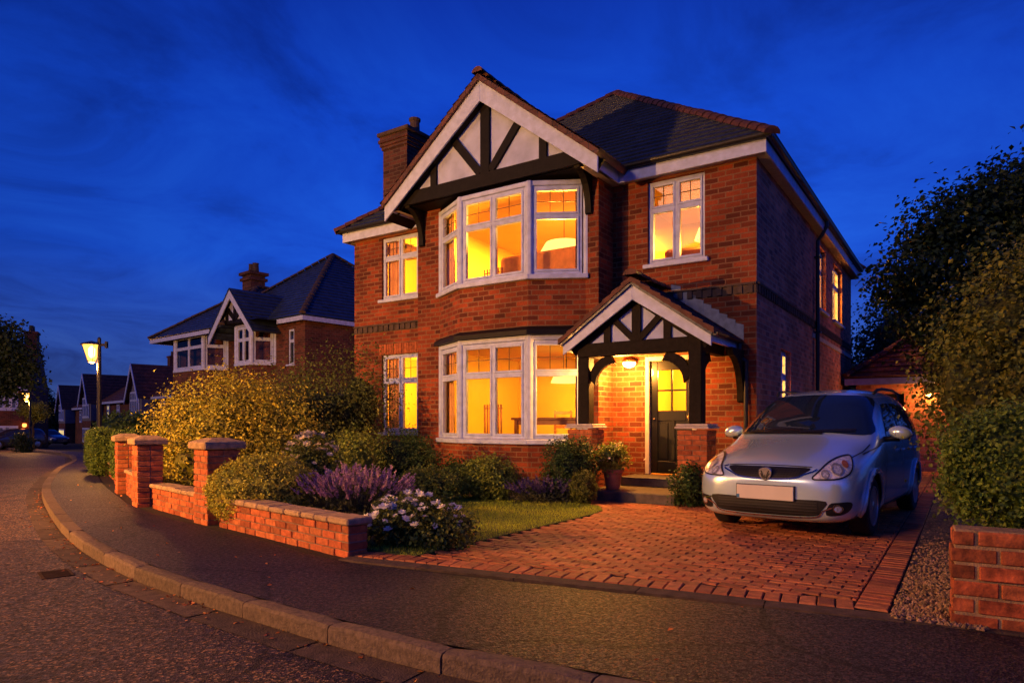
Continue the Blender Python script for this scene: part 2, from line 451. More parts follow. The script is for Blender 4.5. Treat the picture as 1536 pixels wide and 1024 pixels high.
def tree(name, label, loc, trunk_h, trunk_r, blobs, n, size, mat, seed, group=None, **kw):
    t = thing(name, label, 'tree', loc, 0, group)
    rng = random.Random(seed); mb = MB()
    pts = [(0, 0, -.3)]; rr = [trunk_r * 1.5]
    for i in range(1, 6):
        f = i / 5; pts.append((rng.uniform(-.12, .12) * f, rng.uniform(-.12, .12) * f, trunk_h * f)); rr.append(trunk_r * (1 - .45 * f))
    mb.tube(pts, rr, 10)
    for b in blobs:
        k = rng.choice((2, 3, 4, 5)); a = Vector(pts[k]); e = Vector(b[:3])
        m = a.lerp(e, .5) + Vector((0, 0, rng.uniform(0, .12) * (e - a).length))
        mb.tube([a, a.lerp(m, .6), m, m.lerp(e, .6), e], [rr[k] * .55, rr[k] * .42, rr[k] * .32, rr[k] * .2, .012], 6)
        for _ in range(5):
            q = e + Vector((rng.uniform(-1, 1) * b[3], rng.uniform(-1, 1) * b[4], rng.uniform(-.7, .9) * b[5])) * .9
            mb.tube([m.lerp(e, rng.uniform(.3, 1)), e.lerp(q, .5), q], [.02, .012, .005], 4)
    mb.build('trunk', M['bark'], t, smooth=True)
    foliage('crown', blobs, n, size, mat, t, seed, **kw)
    return t

# ------------------------------------------------------------------ architecture
def wall_panel(mb, O, T, w, h, holes=(), rev=.12, mi=0, rmi=None):
    """vertical rectangle from O along T (unit) with rectangular holes (a0,a1,b0,b1); normal = T x Z"""
    O = Vector(O); T = Vector(T); Z = Vector((0, 0, 1)); n = T.cross(Z); rmi = mi if rmi is None else rmi
    xs = sorted({0, w, *[q for hh in holes for q in hh[:2]]}); zs = sorted({0, h, *[q for hh in holes for q in hh[2:4]]})
    for i in range(len(xs) - 1):
        for j in range(len(zs) - 1):
            cx, cz = (xs[i] + xs[i + 1]) / 2, (zs[j] + zs[j + 1]) / 2
            if any(a0 < cx < a1 and b0 < cz < b1 for a0, a1, b0, b1 in holes): continue
            mb.poly([O + T * xs[i] + Z * zs[j], O + T * xs[i + 1] + Z * zs[j], O + T * xs[i + 1] + Z * zs[j + 1], O + T * xs[i] + Z * zs[j + 1]], mi)
    for a0, a1, b0, b1 in holes:
        P = [(a0, b0), (a1, b0), (a1, b1), (a0, b1)]
        for k in range(4):
            (p, q), (r, s) = P[k], P[(k + 1) % 4]
            A, B = O + T * p + Z * q, O + T * r + Z * s
            mb.poly([A, B, B - n * rev, A - n * rev], rmi)

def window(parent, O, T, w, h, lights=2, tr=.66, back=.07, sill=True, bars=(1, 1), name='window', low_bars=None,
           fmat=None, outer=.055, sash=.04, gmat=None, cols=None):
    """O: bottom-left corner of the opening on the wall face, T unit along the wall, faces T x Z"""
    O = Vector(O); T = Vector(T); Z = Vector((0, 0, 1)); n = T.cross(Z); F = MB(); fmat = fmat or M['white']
    d0, d1 = -back - .05, -back + .02
    def b(a0, a1, z0, z1, e0=d0, e1=d1, mb=F): mb.obox(O, T, Z, n, (a0, a1), (z0, z1), (e0, e1))
    o = outer; m = .05
    b(0, o, 0, h); b(w - o, w, 0, h); b(o, w - o, 0, o); b(o, w - o, h - o, h)
    cw = (w - 2 * o - m * (lights - 1)) / lights; zt = h * tr if tr else None; cells = []
    for i in range(lights):
        a0 = o + i * (cw + m)
        if i: b(a0 - m, a0, o, h - o, d0, d1 + .004)
        if tr:
            b(a0, a0 + cw, zt - m / 2, zt + m / 2, d0, d1 + .008)
            cells += [(a0, a0 + cw, o, zt - m / 2, low_bars), (a0, a0 + cw, zt + m / 2, h - o, bars)]
        else: cells.append((a0, a0 + cw, o, h - o, bars))
    G = MB(); BL_ = []
    for a0, a1, z0, z1, br in cells:
        s = sash
        for q in ((a0, a0 + s, z0, z1), (a1 - s, a1, z0, z1), (a0 + s, a1 - s, z0, z0 + s), (a0 + s, a1 - s, z1 - s, z1)):
            b(*q, d0 + .01, d1 + .018)
        gd = -back - .005
        G.poly([O + T * (a0 + s) + Z * (z0 + s) + n * gd, O + T * (a1 - s) + Z * (z0 + s) + n * gd,
                O + T * (a1 - s) + Z * (z1 - s) + n * gd, O + T * (a0 + s) + Z * (z1 - s) + n * gd])
        if br:
            Bz = MB(); BL_.append(Bz); g = .011
            for k in range(br[0]):
                c = a0 + s + (a1 - a0 - 2 * s) * (k + 1) / (br[0] + 1); b(c - g / 2, c + g / 2, z0 + s, z1 - s, gd + .002, gd + .010, Bz)
            for k in range(br[1]):
                c = z0 + s + (z1 - z0 - 2 * s) * (k + 1) / (br[1] + 1); b(a0 + s, a1 - s, c - g / 2, c + g / 2, gd + .003, gd + .011, Bz)
    fo = F.build(name, fmat, parent, bevel=.006)
    G.build('pane', gmat or M['glass'], fo)
    for Bz in BL_: Bz.build('glazing_bar', M['leading'], fo)
    if sill:
        S = MB(); S.obox(O, T, Z, n, (-.07, w + .07), (-.075, -.002), (-.10, .075)); S.build('sill', fmat, fo, bevel=.01)
    return fo

def clip2(poly, axis, lim, keep_gt):
    out = []
    for i in range(len(poly)):
        a, b = poly[i], poly[(i + 1) % len(poly)]
        ia = (a[axis] >= lim) if keep_gt else (a[axis] <= lim); ib = (b[axis] >= lim) if keep_gt else (b[axis] <= lim)
        if ia: out.append(a)
        if ia != ib:
            t = (lim - a[axis]) / (b[axis] - a[axis]); out.append((a[0] + t * (b[0] - a[0]), a[1] + t * (b[1] - a[1])))
    return out

def roof_plane(mb, pts, course=.2, lift=.022, mi=0, thick=.05, jit=.003):
    """sloped polygon built as overlapping tile courses, each with a raised lower edge"""
    pts = [Vector(p) for p in pts]
    n = Vector((0, 0, 0))
    for i in range(len(pts)): n += pts[i].cross(pts[(i + 1) % len(pts)])
    n.normalize()
    if n.z < 0: n = -n; pts = pts[::-1]
    t = Vector((-n.y, n.x, 0)).normalized(); b = n.cross(t); O = pts[0]
    P = [((p - O).dot(t), (p - O).dot(b)) for p in pts]
    lo, hi = min(q[1] for q in P), max(q[1] for q in P)
    to3 = lambda q, l: O + t * q[0] + b * q[1] + n * l
    k = 0; y = lo; rg = random.Random(len(mb.v))
    while y < hi - 1e-4:
        y1 = min(y + course, hi)
        c = clip2(clip2(P, 1, y, True), 1, y1, False)
        if len(c) > 2:
            j = rg.uniform(-jit, jit)
            lf = lambda q: (lift + j) * (1 - (q[1] - y) / course) + .004
            mb.poly([to3(q, lf(q)) for q in c], mi)
            low = sorted([q for q in c if abs(q[1] - y) < 1e-5])
            if len(low) >= 2:
                a, e = low[0], low[-1]
                mb.poly([to3(a, lift + .004 + j), to3(a, -.02), to3(e, -.02), to3(e, lift + .004 + j)], mi)
        y = y1
    mb.poly([p - n * thick for p in pts][::-1], mi)
    for i in range(len(pts)):
        a, e = pts[i], pts[(i + 1) % len(pts)]
        mb.poly([a, e, e - n * thick, a - n * thick], mi)

def ridge_tiles(mb, p0, p1, r=.11, step=.3, lift=.02, seg=6):
    p0, p1 = Vector(p0), Vector(p1); d = (p1 - p0); Ln = d.length; d /= Ln
    side = d.cross(Vector((0, 0, 1))).normalized(); up = side.cross(d)
    k = max(1, round(Ln / step)); st = Ln / k; rg = random.Random(int(Ln * 1000))
    for i in range(k):
        V = []; jj = rg.uniform(-.008, .008)
        for s_, rr in ((0, r * 1.12), (.94, r * .98)):
            for j in range(seg + 1):
                a = PI * j / seg
                V.append(p0 + d * (i + s_) * st + side * math.cos(a) * rr + up * (math.sin(a) * rr * .8 - r * .35 + lift + jj))
        q = seg + 1
        F = [(j, j + 1, q + j + 1, q + j) for j in range(seg)] + [tuple(range(q))[::-1], tuple(range(q, 2 * q))]
        mb.shell(V, F)

def gutter(mb, p0, p1, r=.06):
    p0, p1 = Vector(p0), Vector(p1); d = (p1 - p0).normalized(); s = d.cross(Vector((0, 0, 1))); V = []
    for p in (p0, p1):
        for j in range(9):
            a = PI + PI * j / 8; V.append(p + s * math.cos(a) * r + Vector((0, 0, math.sin(a) * r)))
        V += [p + s * r * .85, p - s * r * .85]
    k = 11
    mb.shell(V, [(j, (j + 1) % k, k + (j + 1) % k, k + j) for j in range(k)] + [tuple(range(k))[::-1], tuple(range(k, 2 * k))])

def brick_block(mb, O, T, w, th, z0, rows, bl=.225, bh=.068, mo=.011, seed=0, jit=.005, dark=.6):
    """wall of individual bricks: w along T, th deep behind (T x Z is the front)"""
    O = Vector(O); T = Vector(T); Z = Vector((0, 0, 1)); n = T.cross(Z); rg = random.Random(seed)
    pitch = bh + mo
    ci = jit + .005
    mb.obox(O, T, Z, -n, (ci, w - ci), (z0, z0 + rows * pitch - mo * .5), (ci, th - ci), 1)
    for r in range(rows):
        z = z0 + r * pitch; leaves = [(0, th)] if th < .3 else [(0, th / 2 - mo / 2), (th / 2 + mo / 2, th)]
        for a, e in leaves:
            x = -(bl / 2 if r % 2 else 0)
            while x < w - .01:
                x0 = max(0, x); x1 = min(w, x + bl)
                if x1 - x0 > .03:
                    j = lambda: rg.uniform(-jit, jit)
                    l = rg.uniform(dark, 1.25); rd = rg.uniform(.85, 1.1)
                    mb.obox(O, T, Z, -n, (x0 + j() * .5 + (0 if x0 <= 0 else 0), x1 + j() * .5), (z, z + bh + j() * .4), (a + (j() if a == 0 else 0), e + (j() if e == th else 0)), 0,
                            (l, l * rd, l * rd))
                x += bl + mo
    return z0 + rows * pitch
def coping(mb, O, T, w, th, z, h=.065, over=.04, ln=.3, seed=0):
    O = Vector(O); T = Vector(T); Z = Vector((0, 0, 1)); n = T.cross(Z); rg = random.Random(seed); x = -over
    while x < w + over - .02:
        x1 = min(x + ln * rg.uniform(.8, 1.2), w + over)
        if w + over - x1 < .1: x1 = w + over
        mb.obox(O, T, Z, -n, (x + .003, x1 - .003), (z, z + h + rg.uniform(-.006, .006)), (-over + rg.uniform(-.005, .005), th + over))
        x = x1
# ------------------------------------------------------------------ main house
HX, HY = 4.02, 11.08
HA = math.atan2(-.557, .83)
def H2W(x, y, z=0):
    c, s = math.cos(HA), math.sin(HA); return Vector((HX + c * x - s * y, HY + s * x + c * y, z))
house = thing('brick_house', 'large red brick house with lit windows, half-timbered gable and two-storey bay', 'house', (HX, HY, 0), HA)
X1, Y1 = (1, 0, 0), (0, 1, 0)
WT = 5.66                                   # wall top
UW = (4.10, 5.58)                           # upper window range
w = MB()
wall_panel(w, (-2.58, 0, -.2), X1, 2.58, WT + .2, [(2.58 - 1.9, 2.58 - .86, UW[0] + .2, UW[1] + .2), (2.58 - 1.95, 2.58 - 1.0, .54, 2.65)])
wall_panel(w, (-2.58, -.6, -.2), Y1, .6, 6.0)
wall_panel(w, (-6.86, -.6, -.2), X1, 4.28, 6.0, [(.62, 4.02, 0.0, 6.0)], rev=.05)
wall_panel(w, (-6.86, 0, -.2), (0, -1, 0), .6, 6.0)
wall_panel(w, (-9.44, 0, -.2), X1, 2.58, WT + .2, [(.92, 2.07, 1.25, 3.05), (.92, 2.07, 4.34, UW[1] + .2)])
# bay brickwork (dado and between the floors)
B0, B1, B2, B3 = Vector((-6.24, -.6, 0)), Vector((-5.33, -1.1, 0)), Vector((-3.75, -1.1, 0)), Vector((-2.84, -.6, 0))
BAY = [(B0, B1), (B1, B2), (B2, B3)]
for a, b_ in BAY:
    T = (b_ - a).normalized(); ln = (b_ - a).length
    wall_panel(w, a + Vector((0, 0, -.2)), T, ln, 1.07)
    wall_panel(w, a + Vector((0, 0, 2.98)), T, ln, .88)
w.poly([B0 + Vector((0, 0, .87)), B1 + Vector((0, 0, .87)), B2 + Vector((0, 0, .87)), B3 + Vector((0, 0, .87))])
w.poly([B0 + Vector((0, 0, 3.86)), B1 + Vector((0, 0, 3.86)), B2 + Vector((0, 0, 3.86)), B3 + Vector((0, 0, 3.86))])
w.poly([(-6.86, -.6, 5.8), (-2.58, -.6, 5.8), (-2.58, .3, 5.8), (-6.86, .3, 5.8)])
wall_front = w.build('wall', M['brick'], house)
s = MB()
wall_panel(s, (0, 0, -.2), Y1, 11.1, WT + .2, [(1.78, 2.65, 1.4, 2.85), (5.6, 6.7, 4.15, 5.65), (7.75, 9.3, 4.15, 5.65)], rev=.2)
wall_panel(s, (-9.44, 11.1, -.2), (0, -1, 0), 11.1, WT + .2)
wall_panel(s, (0, 11.1, -.2), (-1, 0, 0), 9.44, WT + .2)
s.build('wall', M['brick_side'], house)['label'] = 'side and rear brick wall, colour lightened to offset its shade'
# string courses with dentils
def dentil(O, T, w_, z0=3.40, z1=3.58):
    sc_ = MB(); O = Vector(O); T = Vector(T); Z = Vector((0, 0, 1)); n = T.cross(Z)
    sc_.obox(O, T, Z, n, (0, w_), (z1 - .035, z1), (0, .045)); sc_.obox(O, T, Z, n, (0, w_), (z0, z1 - .037), (0, .012))
    x = .05
    while x < w_ - .1: sc_.obox(O, T, Z, n, (x, x + .085), (z0 + .01, z1 - .04), (.013, .036)); x += .17
    sc_.build('string_course', M['string'], house)
dentil((-2.57, -.0, 0), X1, 2.57); dentil((0, 0.0, 0), Y1, 11.1); dentil((-9.44, 0, 0), X1, 2.57)
lb = MB()
lb.obox((0, 0, 0), Y1, (0, 0, 1), (1, 0, 0), (4.9, 11.1), (3.18, 3.28), (0, .03)); lb.build('stone_band', M['capwhite'], house)
fl = MB()   # soldier arch over the lower left window
for i in range(17):
    x = -8.6 + i * .079; fl.obox((x, 0, 2.86), X1, (0, 0, 1), (0, -1, 0), (.004, .073), (0, .235), (0, .012 + .003 * (i % 3)), 0, ((.75, .6, .9, .7)[i % 4],) * 3)
fl.build('brick_arch', M['brick_unit'], house)

# windows on flat walls
window(house, (-1.9, 0, UW[0]), X1, 1.04, UW[1] - UW[0], 2, .66)
window(house, (-8.52, 0, UW[0] + .04), X1, 1.15, UW[1] - UW[0] - .04, 2, .66)
window(house, (-8.52, 0, 1.05), X1, 1.15, 1.8, 2, .66)
window(house, (0, 1.78, 1.2), Y1, .87, 1.45, 2, .66, back=.12)
window(house, (0, 5.6, 3.95), Y1, 1.1, 1.5, 2, .66, back=.13)
window(house, (0, 7.75, 3.95), Y1, 1.55, 1.5, 2, .66, back=.13)
# bay windows
def bay(z0, z1, tr):
    grp = []
    bw = MB(); inset = .03
    for p, q in ((B1, 1), (B2, 1), (B0, 0), (B3, 0)):
        bw.tube([p + Vector((0, .05, z0)), p + Vector((0, .05, z1))], .085 if q else .07, 8)
    for a, b_ in BAY:
        T = (b_ - a).normalized(); n = T.cross(Vector((0, 0, 1))); ln = (b_ - a).length
        bw.obox(a, T, (0, 0, 1), n, (0, ln), (z1 - .09, z1), (-.1, .012))
        bw.obox(a, T, (0, 0, 1), n, (-.05, ln + .05), (z0 - .09, z0 + .0), (-.12, .085))
    o = bw.build('bay_window', M['white'], house, bevel=.012)
    for i, (a, b_) in enumerate(BAY):
        T = (b_ - a).normalized(); ln = (b_ - a).length
        window(o, a + T * .06 + Vector((0, 0, z0 + .005)), T, ln - .12, z1 - z0 - .10, 2 if i == 1 else 1, tr, back=.035, sill=False,
               bars=(2, 1) if i == 2 else (1, 1), name='casement')
    return o
bay(.96, 2.86, .67); bay(3.95, 5.66, .66)
# lead apron between the bay floors, soffit under the gable
ld = MB()
off = [Vector((-.17, 0, 0)), Vector((-.05, -.13, 0)), Vector((.05, -.13, 0)), Vector((.17, 0, 0))]
bot = [p + o for p, o in zip((B0, B1, B2, B3), off)]
for i in range(3):
    P = [bot[i], bot[i + 1], [B0, B1, B2, B3][i + 1], [B0, B1, B2, B3][i]]
    ld.poly([P[0] + Vector((0, 0, 2.94)), P[1] + Vector((0, 0, 2.94)), P[2] + Vector((0, 0, 3.02)), P[3] + Vector((0, 0, 3.02))])
    ld.poly([P[0] + Vector((0, 0, 2.862)), P[1] + Vector((0, 0, 2.862)), P[1] + Vector((0, 0, 2.94)), P[0] + Vector((0, 0, 2.94))])
    ld.poly([P[3] + Vector((0, 0, 2.862)), P[2] + Vector((0, 0, 2.862)), P[1] + Vector((0, 0, 2.862)), P[0] + Vector((0, 0, 2.862))])
ld.build('lead_apron', M['leadroof'], house)

# front gable -------------------------------------------------------
GX, GY, GZ, GS, GW = -4.72, -1.28, 7.72, .79, 2.46     # apex of the white boards
gz = lambda x: GZ - abs(x - GX) * GS
gb = MB()
for sgn in (-1, 1):
    xf = GX + sgn * GW; hgt = .33
    pts = [(GX, GY, GZ), (xf, GY, gz(xf)), (xf, GY, gz(xf) - hgt), (GX, GY, GZ - .42)]
    gb.prism(pts if sgn > 0 else pts[::-1], (0, .04, 0))
gb.build('bargeboard', M['white'], house, bevel=.006)
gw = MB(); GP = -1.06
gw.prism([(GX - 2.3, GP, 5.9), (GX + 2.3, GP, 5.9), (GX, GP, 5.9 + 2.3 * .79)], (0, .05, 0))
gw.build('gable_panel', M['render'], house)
gt = MB(); tw = .17
def tim(x0, z0, x1, z1, wd=tw, d=.05): gt.beam((x0, GP - d / 2 + .001, z0), (x1, GP - d / 2 + .001, z1), d, wd, (0, 1, 0))
gt.obox((0, 0, 0), X1, (0, 0, 1), (0, 1, 0), (GX - 2.28, GX + 2.28), (5.74, 6.0), (GP - .07, GP - .002))
tim(GX, 6.0, GX, 7.6, .2, .06)
for sgn in (-1, 1):
    tim(GX + sgn * .12, 6.02, GX + sgn * .92, 6.98, .15, .056)
    tim(GX + sgn * 1.28, 6.0, GX + sgn * 1.28, 6.72, .15, .052)
    tim(GX + sgn * .02, 7.52, GX + sgn * 2.42, 5.63, .26, .046)
gt.build('gable_timber', M['timber'], house)
gs = MB()
gs.poly([(GX - 2.2, GP + .02, 5.73), (GX + 2.2, GP + .02, 5.73), (GX + 2.2, -.6, 5.73), (GX - 2.2, -.6, 5.73)])
for sgn in (-1, 1):   # sloping soffit behind the boards
    a, b_ = GX + sgn * .0, GX + sgn * GW
    gs.poly([(a, GY + .04, GZ - .36), (b_, GY + .04, gz(b_) - .30), (b_, -.45, gz(b_) - .30), (a, -.45, GZ - .36)])
gs.build('soffit', M['oak'], house)
for x in (-2.76, -6.72):   # curved black brackets
    c = MB(); P = []
    for k in range(9):
        a = PI / 2 * k / 8; P.append((x - .06, -.61 - .42 * (1 - math.cos(a)) - .05, 5.02 + .68 * math.sin(a)))
    P += [(x - .06, -1.10, 5.76), (x - .06, -.61, 5.76), (x - .06, -.61, 5.0)]
    c.prism(P, (.12, 0, 0)); c.build('bracket', M['timber'], house)
gr = MB(); yb = 2.3
for sgn in (-1, 1):
    xe = GX + sgn * (GW + .06); z_ = .07
    roof_plane(gr, [(GX, GY - .06, GZ + z_), (xe, GY - .06, gz(xe) + z_), (xe, .2, gz(xe) + z_), (GX, yb, GZ + z_)], .19, .03, thick=.09)
gro = gr.build('gable_roof', M['clayroof'], house)
rt = MB(); ridge_tiles(rt, (GX, GY - .08, GZ + .11), (GX, yb, GZ + .11), .11); rt.build('ridge_tile', M['clay'], gro)

# main hipped roof ---------------------------------------------------
EO, EZ = .30, 5.86; XL, XR, YF, YB = -9.44 - EO, EO, -EO, 11.1 + EO
PKX, PKZ = (XL + XR) / 2, EZ + (XR - XL) / 2 * .80; PY0 = YF + (XR - XL) / 2; PY1 = YB - (XR - XL) / 2
mr = MB()
pk0, pk1 = (PKX, PY0, PKZ), (PKX, PY1, PKZ); c = [(XL, YF, EZ), (XR, YF, EZ), (XR, YB, EZ), (XL, YB, EZ)]
roof_plane(mr, [c[0], c[1], pk0], .24, .038); roof_plane(mr, [c[1], c[2], pk1, pk0], .24, .038)
roof_plane(mr, [c[2], c[3], pk1], .21); roof_plane(mr, [c[3], c[0], pk0, pk1], .21)
ro = mr.build('roof', M['slate'], house)
hp = MB()
ridge_tiles(hp, (XR + .02, YF - .02, EZ - .01), (PKX, PY0, PKZ - .0), .13)
ridge_tiles(hp, (XL - .02, YF - .02, EZ - .01), (PKX, PY0, PKZ - .0), .13)
ridge_tiles(hp, (PKX, PY0, PKZ), (PKX, PY1, PKZ), .13)
ridge_tiles(hp, (XR, YB, EZ + .06), (PKX, PY1, PKZ + .07), .12); ridge_tiles(hp, (XL, YB, EZ + .06), (PKX, PY1, PKZ + .07), .12)
hp.build('hip_tile', M['clay'], ro)
fa = MB(); o = .2
def fascia(x0, x1, y0, y1): fa.box(x0, x1, y0, y1, 5.61, 5.82)
fascia(-2.40, o, -o, -o + .03); fascia(o - .03, o, -o + .032, 11.1 + o); fascia(-9.44 - o, -6.98, -o, -o + .03); fascia(-9.44 - o, -9.44 - o + .03, -o + .032, 11.1 + o)
fascia(-2.40, -2.37, -1.22, -o - .002); fascia(-7.0, -6.97, -1.22, -o - .002); fascia(-9.41 - o, o - .032, 11.07 + o, 11.1 + o)
fa.build('fascia', M['white'], house, bevel=.005)
so = MB()
def soff(x0, x1, y0, y1, z=5.635): so.poly([(x0, y0, z), (x1, y0, z), (x1, y1, z), (x0, y1, z)])
soff(-2.4, o, -o, 0.02); soff(-.02, o, .02, 11.1 + o, 5.634); soff(-9.44 - o, -6.98, -o, .02); soff(-9.44 - o, -9.42, .02, 11.1 + o, 5.634)
soff(-2.62, -2.38, -1.22, -.01, 5.633); soff(-7.0, -6.84, -1.22, -.01, 5.633)
so.build('soffit', M['capwhite'], house)
gu = MB(); g = o + .055
gutter(gu, (-2.45, -g, 5.87), (g + .05, -g, 5.87)); gutter(gu, (g, -g - .05, 5.865), (g, 11.1 + g, 5.865)); gutter(gu, (-9.44 - g - .05, -g, 5.87), (-7.05, -g, 5.87))
gutter(gu, (-9.44 - g, 11.1 + g, 5.866), (-9.44 - g, -g - .05, 5.866))
gu.build('gutter', M['blackmetal'], house, smooth=False)
dp = MB()
dp.tube([(g, 5.15, 5.83), (g, 5.15, 5.7), (.16, 5.15, 5.52), (.07, 5.15, 5.4), (.07, 5.15, .0)], .042, 10)
for z in (5.0, 3.3, 1.6): dp.box(.0, .14, 5.09, 5.21, z, z + .04)
dp.build('downpipe', M['blackmetal'], house)
# chimney
ch = MB(); cx0, cx1, cy0, cy1 = -9.22, -8.42, .75, 1.65
ch.box(cx0, cx1, cy0, cy1, 5.5, 8.05)
for i, (z, e) in enumerate(((8.05, .03), (8.13, .06), (8.21, .09), (8.29, .06))): ch.box(cx0 - e, cx1 + e, cy0 - e, cy1 + e, z + .001, z + .08)
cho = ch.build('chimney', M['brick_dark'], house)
cc = MB(); cc.box(cx0 - .12, cx1 + .12, cy0 - .12, cy1 + .12, 8.372, 8.47); cc.build('chimney_cap', M['string'], cho, bevel=.02)
pt = MB(); pt.lathe([(.15, 8.46), (.13, 8.52), (.12, 8.80), (.15, 8.83), (.15, 8.88), (.11, 8.88)], 12, (-8.62, 1.25, 0)); pt.build('chimney_pot', M['string'], cho)

# door ---------------------------------------------------------------
df = MB()
df.box(-1.95, -1.87, -.005, -.10 + .22, .34, 2.45); df.box(-1.08, -1.0, -.005, .12, .34, 2.45); df.box(-1.87, -1.08, -.004, .12, 2.37, 2.45)
dfo = df.build('door_frame', M['capwhite'], house, bevel=.008)
d = MB(); dx0, dx1, dz0, dz1, dy = -1.865, -1.085, .36, 2.365, .06
d.box(dx0, dx0 + .13, dy, dy + .045, dz0, dz1); d.box(dx1 - .13, dx1, dy, dy + .045, dz0, dz1)
for a, b_ in ((dz0, dz0 + .22), (1.30, 1.48), (2.20, dz1)): d.box(dx0 + .13, dx1 - .13, dy, dy + .045, a, b_)
xm = (dx0 + dx1) / 2; d.box(xm - .06, xm + .06, dy, dy + .045, dz0 + .22, 1.30)
d.box(xm - .016, xm + .016, dy + .002, dy + .04, 1.48, 2.20); d.box(dx0 + .13, dx1 - .13, dy + .004, dy + .038, 1.825, 1.857)
d.box(dx0 + .12, dx1 - .12, dy + .02, dy + .04, dz0 + .2, 1.31)
for a in (dx0 + .13 + .03, xm + .06 + .03): d.box(a, a + .16, dy + .008, dy + .02, dz0 + .26, 1.26)
do = d.build('door', M['door'], house, bevel=.008)
pg = MB(); pg.poly([(dx0 + .13, dy + .02, 1.48), (dx1 - .13, dy + .02, 1.48), (dx1 - .13, dy + .02, 2.20), (dx0 + .13, dy + .02, 2.20)]); pg.build('pane', M['glass'], do)
kn = MB(); kn.lathe([(.022, 0), (.012, -.03), (.026, -.05), (.026, -.075), (.01, -.085)], 12, (dx1 - .065, dy, 1.36), axis='y'); kn.box(dx1 - .085, dx1 - .045, dy - .006, dy, 1.30, 1.44)
kn.build('handle', M['brass'], do)
kk = MB(); kk.lathe([(.016, 0), (.016, -.02), (.005, -.024)], 10, (dx0 + .07, dy, 1.33), axis='y'); kk.build('lock', M['brass'], do)

# porch --------------------------------------------------------------
PXc, PYb, PZ, PS, PW = -1.575, -1.42, 3.50, .70, 1.27
porch = MB()
roofz = lambda x: PZ - abs(x - PXc) * PS
for sgn in (-1, 1):
    xe = PXc + sgn * (PW + .05)
    roof_plane(porch, [(PXc, PYb - .05, PZ + .05), (xe, PYb - .05, roofz(xe) + .05), (xe, -.0, roofz(xe) + .05), (PXc, -.0, PZ + .05)], .17, .03, 0 , thick=.07)
po = porch.build('porch_roof', M['slate'], house)
vt = MB()    # clay verge tiles along the front edge
for sgn in (-1, 1):
    for k in range(8):
        a0, a1 = k / 8, (k + 1) / 8; e = PW + .06
        xa, xb = PXc + sgn * e * a0, PXc + sgn * e * a1
        vt.prism([(xa, PYb - .07, roofz(xa) + .085), (xb, PYb - .07, roofz(xb) + .115), (xb, PYb - .07, roofz(xb) + .02), (xa, PYb - .07, roofz(xa) + .01)], (0, .32, 0))
vt.build('verge_tile', M['clay'], po)
rt = MB(); ridge_tiles(rt, (PXc, PYb - .09, PZ + .13), (PXc, 0, PZ + .13), .11); rt.build('ridge_tile', M['clay'], po)
pb = MB()
for sgn in (-1, 1):
    xf = PXc + sgn * PW
    pts = [(PXc, PYb, PZ), (xf, PYb, roofz(xf)), (xf, PYb, roofz(xf) - .20), (PXc, PYb, PZ - .27)]
    pb.prism(pts if sgn > 0 else pts[::-1], (0, .035, 0))
pb.build('bargeboard', M['white'], po, bevel=.005)
fs = MB(); fs.box(PXc + PW - .02, PXc + PW + .012, PYb + .037, -.002, roofz(PXc + PW) - .13, roofz(PXc + PW) + .0); fs.build('fascia', M['white'], po); fs = MB(); fs.box(PXc - PW - .012, PXc - PW + .02, PYb + .037, -.61, roofz(PXc + PW) - .13, roofz(PXc + PW))
fs.build('fascia', M['white'], po)
for sgn in (-1, 1):      # stepped lead flashing
    fg = MB()
    for k in range(9):
        xa = PXc + sgn * (.12 + k * .135); zt = roofz(xa) + .28
        if sgn < 0 and xa < -2.5: continue
        fg.prism([(xa, -.012 - .004 * (k % 2), zt), (xa + sgn * .17, -.012 - .004 * (k % 2), zt - .05), (xa + sgn * .17, -.012 - .004 * (k % 2), roofz(xa + sgn * .17) + .09), (xa, -.012 - .004 * (k % 2), roofz(xa) + .09)], (0, .006, 0))
    fg.build('lead_flashing', M['lead'], po)
pgw = MB(); PP = -1.22
pgw.prism([(PXc - 1.12, PP, 2.58), (PXc + 1.12, PP, 2.58), (PXc, PP, 2.58 + 1.12 * .70)], (0, .04, 0)); pgw.build('gable_panel', M['render'], po)
pt_ = MB()
def ptim(x0, z0, x1, z1, wd, d): pt_.beam((x0, PP - d / 2, z0), (x1, PP - d / 2, z1), d, wd, (0, 1, 0))
ptim(PXc, 2.58, PXc, 3.34, .15, .05)
for sgn in (-1, 1):
    ptim(PXc + sgn * .05, 2.62, PXc + sgn * .50, 3.06, .10, .046); ptim(PXc + sgn * .52, 2.58, PXc + sgn * .52, 2.98, .12, .042)
    ptim(PXc, 3.32, PXc + sgn * 1.18, 2.49, .2, .036)
pt_.build('gable_timber', M['oak'], po)
ptx = (-2.53, -.60); PT0 = 1.245
bm_ = MB()
bm_.box(ptx[0] - .12, ptx[1] + .12, -1.27, -1.09, 2.37, 2.60); bm_.box(ptx[1] - .07, ptx[1] + .07, -1.088, -.0, 2.38, 2.56); bm_.box(ptx[0] - .05, ptx[0] + .09, -1.088, -.602, 2.38, 2.56)
bm_.build('porch_beam', M['oak'], po, bevel=.012)
